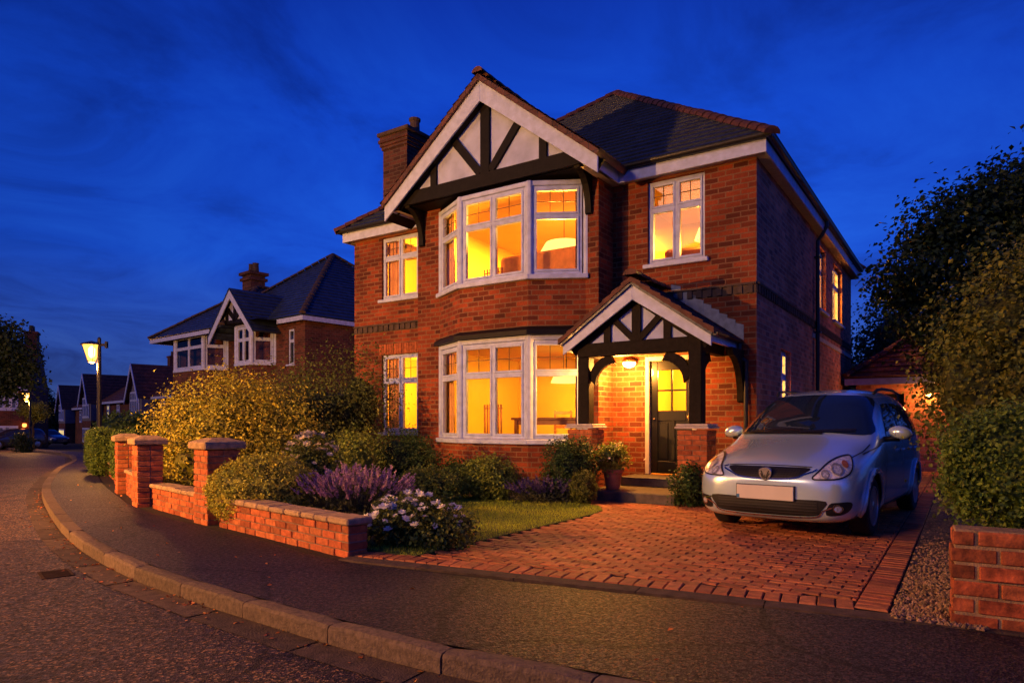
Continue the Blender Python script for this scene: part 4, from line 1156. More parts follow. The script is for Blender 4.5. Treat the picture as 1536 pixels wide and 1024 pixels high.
    q = MB(); V, F = patch(bvh, ribbon(smooth_outline([(-.60, .42), (-.565, .335), (-.50, .275), (-.25, .258), (0, .256), (.25, .258), (.50, .275), (.565, .335), (.60, .42)], 4)[:-4], .014), front, (0, 1, 0), .010, .06); q.shell(V, F); q.build('grille_surround', M['chrome'], lo_, smooth=True)
    q = MB(); q.box(-.30, .30, -.945, -.935, .425, .575); pl = q.build('number_plate', M['plate'], t, bevel=.004)
    q = MB(); q.box(-.308, .308, -.934, -.90, .417, .583); q.build('plate_holder', M['trim'], pl)
    q = MB(); q.box(-.298, -.268, -.9462, -.9452, .429, .470); q.build('plate_mark', mat_plain('plate_blue', (.05, .22, .45), .4, bmp=0), pl)
    yb = -.925
    sh = smooth_outline([(-.062, .745), (0, .772), (.062, .745), (.066, .69), (.035, .645), (0, .628), (-.035, .645), (-.066, .69)], 3)
    q = MB(); q.prism([(a, yb, b) for a, b in sh], (0, .05, 0)); bd = q.build('badge', M['chrome'], t, bevel=.004)
    q = MB()
    for line in ([(-.040, .735), (-.012, .66)], [(.040, .735), (.012, .66)], [(-.046, .705), (-.014, .645)], [(.046, .705), (.014, .645)], [(0, .69), (0, .645)]):
        q.prism([(a, yb - .002, b) for a, b in ribbon(line, .011)], (0, -.002, 0))
    q.build('badge_mark', M['trim'], bd)
    # bonnet shut lines
    top = lambda a, b: (a, b, 3)
    for sx in (-1, 1):
        q = MB(); V, F = patch(bvh, ribbon([(sx * .60, -.70), (sx * .72, -.45), (sx * .775, -.1), (sx * .785, .2)], .010), top, (0, 0, -1), .003, .06); q.shell(V, F); q.build('bonnet_seam', M['trim'], t)
        q = MB(); V, F = patch(bvh, ribbon([(sx * .30, -.72), (sx * .42, -.3), (sx * .50, .15)], .004), top, (0, 0, -1), .0015, .06); q.shell(V, F); q.build('bonnet_crease', M['paint'], t)
    q = MB(); V, F = patch(bvh, ribbon([(-.44, .778), (-.2, .786), (0, .789), (.2, .786), (.44, .778)], .008), front, (0, 1, 0), .003, .05); q.shell(V, F); q.build('bonnet_seam', M['trim'], t)
    return t
# ------------------------------------------------------------------ ground, road, pavement
def gz_(y):
    if y < 16: return 0.0
    y = min(y, 110); return -.018 * (y - 16) ** 2 / (y - 16 + 8)
def catmull(pts, step=.35):
    out = []; n = len(pts); P = [Vector((p[0], p[1], 0)) for p in pts]; P = [P[0] * 2 - P[1]] + P + [P[-1] * 2 - P[-2]]
    for i in range(1, n):
        p0, p1, p2, p3 = P[i - 1:i + 3]; k = max(1, int((p2 - p1).length / step))
        for s in range(k):
            t = s / k; out.append(.5 * ((2 * p1) + (-p0 + p2) * t + (2 * p0 - 5 * p1 + 4 * p2 - p3) * t * t + (-p0 + 3 * p1 - 3 * p2 + p3) * t ** 3))
    out.append(P[n]); return out
def offs(line, d):
    o = []
    for i, p in enumerate(line):
        t = (line[min(i + 1, len(line) - 1)] - line[max(i - 1, 0)]).normalized(); o.append(p + Vector((t.y, -t.x, 0)) * d)
    return o
def strip(mb, a, b, za, zb=None, sub=1):
    zb = za if zb is None else zb
    for i in range(len(a) - 1):
        for s in range(sub):
            q = []
            for (p, r, u) in ((a[i], b[i], s / sub), (a[i + 1], b[i + 1], s / sub), (a[i + 1], b[i + 1], (s + 1) / sub), (a[i], b[i], (s + 1) / sub)):
                v = p.lerp(r, u); q.append((v.x, v.y, za + (zb - za) * u + gz_(v.y)))
            mb.poly(q[::-1])
KP = [(13, -3.6), (8, -.75), (5, .75), (3, 1.85), (1.5, 2.62), (.42, 3.25), (-.47, 3.72), (-1.2, 4.22), (-2.13, 4.92), (-3.26, 5.85), (-4.77, 7.4), (-6.55, 9.6), (-9.0, 12.9), (-11, 16.0), (-13.2, 19.6), (-16.3, 25), (-22, 33), (-31, 42.5), (-42, 54), (-62, 75), (-100, 115)]
KL = catmull(KP)                              # near kerb line: road on its left looking away
g = MB()
ys = [-30, -10, 0, 8, 16, 22, 30, 40, 55, 75, 110, 180, 320]
for i in range(len(ys) - 1):
    g.poly([(-320, ys[i], gz_(ys[i]) - .14), (320, ys[i], gz_(ys[i]) - .14), (320, ys[i + 1], gz_(ys[i + 1]) - .14), (-320, ys[i + 1], gz_(ys[i + 1]) - .14)])
tag(g.build('ground', M['earth']), kind='structure')
RW = 7.2
r = MB(); strip(r, KL, offs(KL, -RW), -.115, sub=6); tag(r.build('road', M['road']), kind='structure')
def kerbline(line, sgn, name, seed, near=True):
    mb = MB(); rg = random.Random(seed); acc = 0; i = 0; w = .14 * sgn
    L2 = [line[0]]
    # resample
    pts = line; d = 0; out = [pts[0]]; need = .9
    for a, b in zip(pts, pts[1:]):
        seg = (b - a).length
        while d + seg >= need:
            t = (need - d) / seg; a = a.lerp(b, t); out.append(a); seg = (b - a).length; d = 0; need = .9 * rg.uniform(.95, 1.05)
        d += seg
    for a, b in zip(out, out[1:]):
        if a.y > 60: break
        T = (b - a); ln = T.length; T /= ln; C = Vector((T.y, -T.x, 0)) * (1 if sgn > 0 else -1)
        z = gz_(a.y); l = rg.uniform(.75, 1.2)
        if a.length < 9:   # worn stones close by: subdivided, softly uneven top
            nx, V, F = 6, [], []
            for q in range(nx + 1):
                u = .006 + (ln - .012) * q / nx
                prof = ((0, -.14), (.002, -.02), (.014, .0), (.045, .006), (.10, .004), (.14, -.004), (.14, -.14))
                for pc, pz in prof:
                    e = rg.uniform(-.004, .004); edge = -.008 if q in (0, nx) and pz > -.1 else 0
                    V.append(a + T * u + C * (pc + e * (pz > -.1)) + Vector((0, 0, z + pz + e * .7 * (pz > -.1) + edge)))
            k = 7
            for q in range(nx):
                for j in range(k - 1): F.append((q * k + j, q * k + j + 1, (q + 1) * k + j + 1, (q + 1) * k + j))
            F += [tuple(range(k)), tuple(range(nx * k, nx * k + k))[::-1]]
            mb.shell(V, F, 0, (l, l * .97, l * .94))
        else:
            mb.obox(a + Vector((0, 0, z)), T, C, (0, 0, 1), (.005, ln - .005), (0, .14), (-.14, .003 + rg.uniform(-.004, .004)), 0, (l, l * .97, l * .94))
    return tag(mb.build(name, M['kerb']), kind='structure')
kerbline(KL, 1, 'kerb', 3)
far_edge = offs(KL, -RW)
kerbline(far_edge, -1, 'kerb', 4)
m_ = MB(); strip(m_, offs(KL, -RW - .13), offs(KL, -RW - 2.2), -.002, sub=1); tag(m_.build('pavement', M['pave']), kind='structure')
c_ = MB(); rg = random.Random(5); cl = catmull(KP, .75)      # concrete channel in the gutter
a_, b_ = offs(cl, -.015), offs(cl, -.24)
for i in range(len(a_) - 1):
    if a_[i].y > 30: break
    l = rg.uniform(.7, 1.2); P = [a_[i].lerp(a_[i + 1], .01), a_[i].lerp(a_[i + 1], .99), b_[i].lerp(b_[i + 1], .99), b_[i].lerp(b_[i + 1], .01)]
    c_.poly([(p.x, p.y, gz_(p.y) - .110 + rg.uniform(-.002, .002)) for p in P], 0, (l, l, l))
tag(c_.build('gutter_channel', M['channel']), kind='structure')
# pavement between the kerb and the garden boundary
BP = [(11, -.55), (6, 2.15), (2.95, 3.98), (2.72, 4.12), (.5, 5.12), (-1.53, 6.13), (-2.6, 7.15), (-3.78, 8.2), (-5.55, 10.0), (-7.0, 11.9), (-8.9, 14.6), (-11.3, 18.4), (-14.4, 24), (-20, 32.5), (-29.5, 42.5), (-40.5, 54.5), (-60.5, 75.5), (-98, 116)]
def resample(line, n):
    d = [0]
    for a, b in zip(line, line[1:]): d.append(d[-1] + (b - a).length)
    o = []; j = 0
    for i in range(n):
        t = d[-1] * i / (n - 1)
        while j < len(d) - 2 and d[j + 1] < t: j += 1
        f = (t - d[j]) / max(1e-9, d[j + 1] - d[j]); o.append(line[j].lerp(line[j + 1], f))
    return o
def align(line, ref):
    """for each point of ref the nearest point of line"""
    o = []
    for p in ref: o.append(min(line, key=lambda q: (q - p).length_squared).copy())
    return o
BL = catmull(BP, .12); KI = offs(KL, .135)
pv = MB(); strip(pv, align(BL, KI), KI, 0.0, 0.0, sub=3); pv_o = tag(pv.build('pavement', M['pave']), kind='structure')

# front garden soil, lawn, driveway
gd = MB()
far = [(-20, 26), (-6, 40), (14, 30), (24, 16), (18, 4)]
poly = [BL[i] for i in range(0, len(BL), 10) if -15 < BL[i].x < 11.2]
pts = [Vector((p.x, p.y, gz_(p.y) - .012)) for p in poly]
cen = Vector((0, 12, -.012))
ring = pts + [Vector((-20, 34, -.25)), Vector((0, 46, -.3)), Vector((20, 30, -.1)), Vector((24, 10, -.012))]
for a, b in zip(ring, ring[1:] + ring[:1]): gd.poly([cen, b, a])
tag(gd.build('garden_soil', M['soil']), kind='structure')

ed = MB(); rg = random.Random(8)      # concrete edging between pavement and drive
e0, e1 = Vector((-1.50, 6.17, 0)), Vector((2.78, 4.12, 0)); ET = (e1 - e0).normalized(); EN = Vector((-ET.y, ET.x, 0))
if EN.y < 0: EN = -EN
x = -.1
while x < 9.4:
    l_ = rg.uniform(.8, 1.0) ; q = rg.uniform(.75, 1.2)
    ed.obox(e0, ET, EN, (0, 0, 1), (x + .004, x + l_ - .004), (-.02, .15), (-.08, .008 + rg.uniform(-.003, .003)), 0, (q, q, q)); x += l_
tag(ed.build('drive_edging', M['channel']), kind='structure')

def W2H(p):
    dx, dy = p[0] - HX, p[1] - HY; c, s = math.cos(HA), math.sin(HA); return (c * dx + s * dy, -s * dx + c * dy)
lawn_h = [(-1.42, -6.72), (-1.40, -5.5), (-1.38, -4.2), (-1.36, -3.3), (-1.44, -2.75), (-1.7, -2.35), (-2.2, -2.12), (-2.7, -2.05), (-3.6, -2.15), (-4.6, -2.5), (-5.2, -3.1), (-5.4, -4.2), (-4.9, -5.2), (-3.9, -5.9), (-2.9, -6.4), (-2.2, -6.75)]
def inside(p, poly):
    r_ = False
    for i in range(len(poly)):
        (x1, y1), (x2, y2) = poly[i], poly[(i + 1) % len(poly)]
        if (y1 > p[1]) != (y2 > p[1]) and p[0] < (x2 - x1) * (p[1] - y1) / (y2 - y1) + x1: r_ = not r_
    return r_
pvb = MB(); rg = random.Random(11)
E0, E1 = W2H(e0 + EN * .15), W2H(e1 + EN * .15)
edge_y = lambda x: E0[1] + (E1[1] - E0[1]) * (x - E0[0]) / (E1[0] - E0[0])
def pav(x0, x1, y0, y1, ang=None, zz=0):
    l = rg.uniform(.62, 1.2); rd = rg.uniform(.82, 1.08); tx, ty = rg.uniform(-.003, .003), rg.uniform(-.003, .003); g_ = .0035; z = .012 + zz + rg.uniform(-.002, .002)
    P = [(x0 + g_, y0 + g_), (x1 - g_, y0 + g_), (x1 - g_, y1 - g_), (x0 + g_, y1 - g_)]
    if ang: P = [ang(*p) for p in P]
    b = .006
    c = (sum(p[0] for p in P) / 4, sum(p[1] for p in P) / 4)
    low = [H2W(p[0], p[1], z - .012) for p in P]
    Q = [(p[0] + (c[0] - p[0]) / max(abs(c[0] - p[0]), 1e-6) * b, p[1] + (c[1] - p[1]) / max(abs(c[1] - p[1]), 1e-6) * b) for p in P]
    hi = [H2W(q[0], q[1], z + (tx if i in (0, 3) else -tx) + (ty if i < 2 else -ty)) for i, q in enumerate(Q)]
    pvb.shell(low + hi, [(4, 5, 6, 7), (0, 1, 5, 4), (1, 2, 6, 5), (2, 3, 7, 6), (3, 0, 4, 7)], 0, (l, l * rd, l * rd))
PLn, PWd = .205, .105
rown = 0; y = -7.4
DR = 2.42
while y < 9.0:
    x = -2.75 - (PLn / 2 if rown % 2 else 0)
    while x < DR - .215:
        x1 = min(x + PLn, DR - .212); cx, cy = (x + x1) / 2, y + PWd / 2
        ok = cy > edge_y(cx) + .26 and x1 - x > .03
        if cx < -1.40 and not (-3.2 < cy < -1.55 and cx > -2.75): ok = False
        if cx < -.02 and cy > -1.0: ok = False
        if cx < .05 and cy > -.05: ok = False
        if ok: pav(x, x1, y, y + PWd)
        x = x + PLn
    y += PWd; rown += 1
k = 0; x = -1.95           # soldier border at the front and down the right side
while x < DR - .2:
    sl = (E1[1] - E0[1]) / (E1[0] - E0[0]); pav(0, .115, .0, .225, lambda a, b, x=x, sl=sl: (x + a - sl * b, edge_y(x) + .01 + b + sl * a), .002); x += .116
y = edge_y(DR) + .02
while y < 9.0:
    pav(DR - .21, DR, y, y + .105, None, .002); y += .1055
tag(pvb.build('driveway', M['paver']), kind='structure')
pb_ = MB(); P = [(-2.8, -1.5), (-2.8, -3.3), (-1.95, -7.1), (DR + .03, edge_y(DR)), (DR + .03, 9), (-.02, 9), (-.02, -1.5)]
pb_.poly([H2W(a, b, -.004) for a, b in P]); tag(pb_.build('driveway_sand', mat_plain('joint_sand', (.03, .018, .011), .95, var=.4)), kind='structure')
gv = MB(); P = [(DR + .01, -6.55), (2.78, -6.45), (2.9, -5.4), (3.0, -3.0), (3.3, 2), (DR + .01, 2)]
gv.poly([H2W(a, b, .004) for a, b in P]); tag(gv.build('gravel_bed', mat_tarmac('gravel_base', (.12, .08, .05), (.3, .2, .12), 60)), kind='structure')
gs_ = MB(); rg = random.Random(21)   # loose gravel stones
for i in range(2600):
    x = rg.uniform(DR + .02, 2.95); y = -6.5 + abs(rg.gauss(0, 1)) * 1.6
    p = H2W(x, y, .008); s_ = rg.uniform(.007, .02); l = rg.uniform(.4, 1.4); a = rg.uniform(0, 6)
    V = [p + Vector((math.cos(a + k * 1.257) * s_ * rg.uniform(.7, 1.2), math.sin(a + k * 1.257) * s_ * rg.uniform(.7, 1.2), 0)) for k in range(5)] + [p + Vector((rg.uniform(-.3, .3) * s_, rg.uniform(-.3, .3) * s_, s_ * rg.uniform(.7, 1.2)))]
    gs_.shell(V, [(k, (k + 1) % 5, 5) for k in range(5)], 0, (l, l * rg.uniform(.8, 1), l * rg.uniform(.6, .95)))
tag(gs_.build('gravel', mat_plain('gravel_stone', (.34, .23, .14), .85, var=.3, tint=True)), 'loose brown gravel between the block drive and the right garden wall', 'gravel', kind='stuff')
lw = MB(); rg = random.Random(4)
lw.poly([H2W(a, b, .018) for a, b in lawn_h]); 
for (a, b), (c, d) in zip(lawn_h, lawn_h[1:] + lawn_h[:1]): lw.poly([H2W(a, b, .018), H2W(c, d, .018), H2W(c, d, -.02), H2W(a, b, -.02)])
tag(lw.build('lawn', M['turf']), kind='structure')
rng = np.random.default_rng(5); V = []; F = []; T = []
cnt = 0
while cnt < 30000:
    x, y = rng.uniform(-5.4, -1.36), rng.uniform(-6.75, -2.05)
    if not inside((x, y), lawn_h): continue
    p = H2W(x, y, .016); a = rng.uniform(0, 6.28); h = rng.uniform(.018, .042); w_ = .0035; ln = rng.normal(0, .014, 2); b = len(V)
    dx, dy = math.cos(a) * w_, math.sin(a) * w_
    V += [(p.x - dx, p.y - dy, p.z), (p.x + dx, p.y + dy, p.z), (p.x + ln[0], p.y + ln[1], p.z + h)]; F.append((b, b + 1, b + 2))
    pn = noise.noise(Vector((x * 1.8, y * 1.8, 0))); l = rng.uniform(.6, 1.3) * (1 + .35 * pn); T += [[l * (1 + .2 * pn), l, l * .8, 1]] * 3; cnt += 1
tag(leaf_mesh('grass', V, F, T, mat_leaf('grass_blade', (.42, .52, .05), .3)), 'short mown grass of the small front lawn', 'grass', kind='stuff')
# fallen leaves by the kerb and on the pavement
rng = np.random.default_rng(9); P = []
for i in range(5200):
    k = rng.integers(0, len(KL)); p = KL[k]
    if p.y > 14 or p.x > 3.5: continue
    n_ = offs([KL[max(k - 1, 0)], p, KL[min(k + 1, len(KL) - 1)]], 1)[1] - p
    dd = -abs(rng.normal(0, .16)) if rng.uniform() < .85 else rng.uniform(.15, 2.0)
    if rng.uniform() < .55 and not (-5 < p.x < -2): continue
    q = p + n_ * dd + Vector((rng.normal(0, .2), rng.normal(0, .2), 0)) * .4
    if dd < 0 and rng.uniform() < .5: q = Vector((0, 0, 0)) + p + n_ * (-abs(rng.normal(0, .07)) - .02)
    P.append((q.x, q.y, (-.108 if dd < 0 else .006) + gz_(q.y)))
P = np.array(P); Nn = rng.normal(size=(len(P), 3)) * .45 + np.array([0, 0, 1.0]); Nn /= np.linalg.norm(Nn, axis=1)[:, None]
l = rng.uniform(.4, 1.5, len(P)); t_ = np.stack([l, l * rng.uniform(.7, 1.1, len(P)), l * .8, np.ones(len(P))], 1)
v, t_ = leaf_arrays(rng, P, Nn, .036, t_, .35); v[:, 2] = np.maximum(v[:, 2], -.107)
tag(leaf_mesh('fallen_leaves', v, np.arange(len(v)).reshape(-1, 4).tolist(), t_, mat_leaf('dead_leaf', (.52, .20, .05), .1)), 'dry brown fallen leaves gathered along the kerb', 'leaves', kind='stuff')
# road gully grate near the kerb
M['iron'] = mat_plain('cast_iron', (.055, .032, .018), .9, var=.4, spec=.1)
t = thing('drain_grate', 'dark iron drain grate set in the road beside the kerb', 'drain', (-4.14, 6.12, -.114), -.85); t.scale = (.72, .72, .8)
q = MB(); q.box(-.24, .24, -.17, -.14, 0, .008); q.box(-.24, .24, .14, .17, 0, .008); q.box(-.24, -.21, -.14, .14, 0, .008); q.box(.21, .24, -.14, .14, 0, .008); q.build('frame', M['iron'], t)
q = MB()
for i in range(9): q.box(-.2 + i * .045, -.178 + i * .045, -.14, .14, 0, .007)
q.build('bar', M['iron'], t)
# ------------------------------------------------------------------ front garden walls and piers
def wall_thing(label, p0, p1, rows, seed, cop=True, th=.22, jit=.006, bh=.068, bl=.225, mat='brick_unit', group='low brick garden walls along the pavement', mo=.011, mort='mortar'):
    p0, p1 = Vector((p0[0], p0[1], 0)), Vector((p1[0], p1[1], 0)); d = p1 - p0; ln = d.length
    t = thing('garden_wall', label, 'wall', p0 + Vector((0, 0, gz_(p0.y))), math.atan2(d.y, d.x), group)
    q = MB(); z = brick_block(q, (0, 0, 0), X1, ln, th, -.02, rows, bl, bh, mo, seed, jit, .36 if mat == 'rough_brick' else .6); q.build('brickwork', [M[mat], M[mort]], t, bevel=.006)
    if cop:
        q = MB(); coping(q, (0, 0, 0), X1, ln, th, z, .06, .035, .28, seed); q.build('coping', M['stone'], t, bevel=.014)
    return t
def pier(label, p, rz, h, seed, w_=.42, group='brick garden piers with pyramid stone caps'):
    rows = int((h - .14) / .079)
    t = thing('brick_pier', label, 'pier', (p[0], p[1], gz_(p[1])), rz, group)
    q = MB(); z = brick_block(q, (-w_ / 2, -w_ / 2, 0), X1, w_, w_, -.02, rows, w_ / 2 - .006, .068, .011, seed, .005, .7); q.build('brickwork', [M['brick_unit'], M['mortar']], t, bevel=.006)
    q = MB(); e = w_ / 2 + .055; z += .001
    q.shell([(-e, -e, z), (e, -e, z), (e, e, z), (-e, e, z), (-e, -e, z + .085), (e, -e, z + .085), (e, e, z + .085), (-e, e, z + .085), (-.1, -.1, z + .14), (.1, -.1, z + .14), (.1, .1, z + .14), (-.1, .1, z + .14)],
            [(3, 2, 1, 0), (0, 1, 5, 4), (1, 2, 6, 5), (2, 3, 7, 6), (3, 0, 4, 7), (4, 5, 9, 8), (5, 6, 10, 9), (6, 7, 11, 10), (7, 4, 8, 11), (8, 9, 10, 11)])
    q.build('pier_cap', M['stone'], t, bevel=.014); return t
wa = lambda a, b: math.atan2(b[1] - a[1], b[0] - a[0])
W0, W1 = (-3.58, 8.25), (-1.53, 6.30)
wall_thing('low brick wall with rough stone coping, end of the garden beside the white flower bush', W0, W1, 4, 31)
pier('brick pier with stone cap nearest the camera beside the clipped dome shrub', (-3.77, 8.62), wa(W0, W1), 1.12, 1)
wall_thing('low brick wall with stone coping between the nearest and second brick piers', (-5.36, 10.05), (-4.02, 8.68), 4, 32)
pier('brick pier in front of the golden shrub, second from the camera', (-5.60, 10.36), wa((-5.1, 10.1), (-3.9, 8.7)), 1.12, 2, .36)
wall_thing('low brick wall with coping between the second and third brick piers', (-6.86, 11.98), (-5.80, 10.55), 5, 33)
pier('brick pier beside the clipped hedge blocks, farthest from the camera', (-7.03, 12.32), wa((-6.6, 12), (-5.5, 10.5)), 1.14, 3, .36)
wall_thing('short low brick wall with coping beyond the farthest brick pier', (-7.60, 13.45), (-7.02, 12.65), 4, 34)
wall_thing('short low brick wall under the nearest clipped hedge block', (-8.75, 14.80), (-7.95, 13.80), 3, 35)
wall_thing('short low brick wall under the farther clipped hedge blocks', (-11.3, 18.6), (-9.0, 15.2), 4, 36)
RW0, RW1 = (2.74, 4.20), (5.9, 2.35)
wall_thing('rough orange brick wall under the clipped hedge on the right of the drive', RW0, RW1, 6, 41, False, .25, .010, .084, .235, 'rough_brick', None, .020, 'sandmortar')

# ------------------------------------------------------------------ plants
HG = 'clipped hedge blocks behind the low garden wall'
def hedge(label, loc, rz, rx, ry, z0, z1, n, size, mat, seed, group=None, p=5.0, **kw):
    t = thing('clipped_hedge', label, 'hedge', (loc[0], loc[1], gz_(loc[1])), rz, group)
    kw.setdefault('core', .87)
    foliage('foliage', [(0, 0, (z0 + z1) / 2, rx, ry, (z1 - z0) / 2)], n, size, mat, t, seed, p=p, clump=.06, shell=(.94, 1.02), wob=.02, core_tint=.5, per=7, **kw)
    q = MB()
    for i in range(4):
        x = rx * (-.75 + .5 * i); q.tube([(x, 0, -.03), (x + .03, .02, z0 + .1), (x - .02, 0, (z0 + z1) / 2)], [.03, .025, .015], 6)
    q.build('stem', M['bark'], t); return t
hedge('tall narrow clipped hedge block nearest the farthest brick pier', (-8.40, 14.75), 2.2, .52, .30, .05, 1.06, 9000, .042, LM['hedge'], 51, HG)
hedge('clipped hedge block in the middle of the row of three', (-9.95, 16.5), 2.2, .45, .34, .05, 1.07, 8000, .042, LM['hedge'], 52, HG)
hedge('clipped hedge block at the far end of the row of three', (-11.25, 18.5), 2.2, .5, .36, .05, 1.10, 8000, .046, LM['hedge'], 53, HG)
hedge('loose dark hedge behind the nearer street lamp', (-15.2, 26.5), 2.2, 1.4, 1.0, .0, 1.75, 3500, .10, LM['dark'], 54, None, p=2.6)
hedge('dark hedge running between the street lamp and the neighbouring house', (-11.6, 23.5), 2.3, 2.2, .7, .0, 1.5, 3500, .09, LM['dark'], 55, None, p=3)
hedge('big clipped hedge growing over the rough brick wall on the right', (4.22, 4.20), wa(RW0, RW1), 1.25, .40, .52, 1.36, 34000, .030, LM['hedge'], 56, None, p=4.2)

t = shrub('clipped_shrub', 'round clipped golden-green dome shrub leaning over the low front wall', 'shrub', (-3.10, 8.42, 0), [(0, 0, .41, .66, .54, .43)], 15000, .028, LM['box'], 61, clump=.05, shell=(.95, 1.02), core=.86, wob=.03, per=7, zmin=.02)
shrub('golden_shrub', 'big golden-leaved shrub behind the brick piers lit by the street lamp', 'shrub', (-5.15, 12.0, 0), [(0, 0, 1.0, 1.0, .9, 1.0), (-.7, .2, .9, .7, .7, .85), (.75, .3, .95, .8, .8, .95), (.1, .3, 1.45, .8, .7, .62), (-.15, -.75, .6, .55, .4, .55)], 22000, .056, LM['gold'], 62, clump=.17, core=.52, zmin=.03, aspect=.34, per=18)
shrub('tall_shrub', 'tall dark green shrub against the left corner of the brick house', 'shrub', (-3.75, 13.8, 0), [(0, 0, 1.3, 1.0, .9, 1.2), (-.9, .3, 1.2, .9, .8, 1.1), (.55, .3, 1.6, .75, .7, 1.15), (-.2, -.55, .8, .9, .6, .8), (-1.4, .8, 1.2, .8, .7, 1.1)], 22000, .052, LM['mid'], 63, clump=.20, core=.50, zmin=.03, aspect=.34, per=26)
t = shrub('flowering_shrub', 'bush of white and cream flower clusters between the dome shrub and dark shrubs', 'shrub', (-2.90, 9.75, 0), [(0, 0, .54, .42, .36, .53)], 4000, .04, LM['mid'], 64, core=.6, zmin=.02)
rg = random.Random(3); pts = []
for i in range(75):
    a, b = rg.uniform(0, 2 * PI), rg.uniform(-.15, 1.45); pts.append((.45 * math.cos(a) * math.cos(b), .40 * math.sin(a) * math.cos(b), .57 + .55 * math.sin(b)))
flower_heads('flower_head', pts, .062, LM['cream'], t, 5)
shrub('round_shrub', 'small dark green shrub behind the cream flowering bush', 'shrub', (-2.55, 11.2, 0), [(0, 0, .55, .50, .45, .55)], 5000, .038, LM['lime'], 65, zmin=.02)
shrub('round_shrub', 'large dark rounded shrub below the lower left window', 'shrub', (-1.92, 11.75, 0), [(0, 0, .55, .62, .55, .56), (.2, -.1, .5, .45, .4, .5)], 10000, .034, LM['dark'], 66, clump=.08, zmin=.02)
shrub('round_shrub', 'low yellow-green shrub on the lawn edge behind the lavender', 'shrub', (-1.32, 10.75, 0), [(0, 0, .26, .52, .42, .27)], 6000, .036, LM['lime'], 67, zmin=.02, clump=.14)
shrub('round_shrub', 'small dark shrub tucked against the bay base', 'shrub', (-.98, 11.55, 0), [(0, 0, .34, .30, .28, .33)], 1500, .045, LM['dark'], 68, zmin=.02)
shrub('round_shrub', 'rounded olive shrub in front of the middle of the bay', 'shrub', (-.37, 11.0, 0), [(0, 0, .34, .44, .40, .36)], 7000, .036, LM['lime'], 69, zmin=.02, clump=.12)
shrub('round_shrub', 'dark green shrub between the bay and the left porch pier', 'shrub', (.93, 10.9, 0), [(0, 0, .50, .42, .38, .52)], 7000, .034, LM['dark'], 70, zmin=.02, clump=.12)
shrub('clipped_shrub', 'small clipped brown-gold ball shrub beside the porch step', 'shrub', (1.10, 10.42, 0), [(0, 0, .26, .215, .215, .26)], 3400, .024, LM['orange'], 71, clump=.07, shell=(.94, 1.03), core=.88, wob=.02, zmin=.01)
shrub('round_shrub', 'dark bush between the porch step and the silver car', 'shrub', (2.66, 10.15, 0), [(0, 0, .30, .24, .24, .31)], 2200, .04, LM['dark'], 72, zmin=.01)
lavender('large purple lavender bush in flower behind the low front wall', (-1.95, 8.35, 0), .70, .54, .74, 300, 81, LM['purple'], LM['grey'])
lavender('small dark violet lavender clump at the foot of the bay', (.50, 10.62, 0), .56, .32, .42, 150, 82, LM['purpledark'], LM['grey'])
t = shrub('rose_bush', 'bushy white flowering plant at the end of the low wall by the drive', 'shrub', (-.98, 6.92, 0), [(0, 0, .20, .50, .36, .22), (-.14, .15, .29, .34, .3, .19), (.24, -.1, .16, .36, .3, .18)], 6500, .040, LM['mid'], 73, clump=.17, core=.6, zmin=.01, per=24)
rg = random.Random(6); pts = []
for i in range(70):
    a, b = rg.uniform(0, 2 * PI), rg.uniform(.1, 1.5); pts.append((-.05 + .56 * math.cos(a) * math.cos(b), .05 + .42 * math.sin(a) * math.cos(b), .18 + .33 * math.sin(b) * rg.uniform(.75, 1.1)))
flower_heads('flower_head', pts, .050, LM['white'], t, 7)
# potted plant on the step
p = H2W(-1.98, -1.28, .17)
t = thing('potted_plant', 'cream flowering plant in a terracotta pot on the porch step', 'potted plant', p)
q = MB(); q.lathe([(.11, 0), (.155, .27), (.175, .275), (.18, .33), (.155, .33), (.145, .29)], 28); q.build('pot', M['terracotta'], t, smooth=False)
q = MB(); q.lathe([(.145, .292), (.02, .31)], 20); q.build('compost', M['soil'], t)
foliage('foliage', [(0, 0, .50, .26, .24, .22)], 1500, .05, LM['lime'], t, 91, core=.4)
rg = random.Random(9); flower_heads('flower_head', [(rg.gauss(0, .15), rg.gauss(0, .13), .55 + rg.uniform(-.1, .2)) for i in range(60)], .034, LM['cream'], t, 8, 5)

# right-hand trees and shrubs
shrub('autumn_shrub', 'tall orange-tinged shrub rising behind the clipped hedge on the right', 'shrub', (5.45, 6.9, 0), [(0, 0, 1.5, 1.0, .9, 1.4), (-.15, 0, 2.1, .8, .75, .85), (.7, .2, 1.9, .9, .8, 1.2), (.45, 0, 2.6, .75, .7, .65), (-.55, .1, 1.6, .55, .5, .8)], 30000, .048, LM['orange'], 74, clump=.17, core=.72, zmin=.03, per=26)
tree('dark_tree', 'big dark tree standing against the sky on the right', (10.1, 14.2, 0), 3.2, .2,
     [(0, 0, 4.4, 1.7, 1.6, 1.5), (-1.5, 0, 4.35, .95, .9, .5), (-1.1, -.1, 3.4, .9, .9, .5), (-.8, 0, 5.3, 1.0, .9, .75), (.7, 0, 5.9, 1.1, 1.1, .8), (.9, 0, 6.3, .7, .7, .6), (-.3, .1, 5.9, .6, .6, .5), (-.3, 0, 2.8, 1.1, 1.1, .9), (1.6, .2, 5.2, 1.5, 1.3, 1.5), (-1.9, 0, 4.0, .5, .5, .25), (-1.3, 0, 5.1, .55, .5, .35), (1.9, 0, 6.9, .9, .9, .8)],
     30000, .115, LM['tree'], 75, core=.25, clump=.24, shell=(.45, 1.08), per=22, aspect=.36)
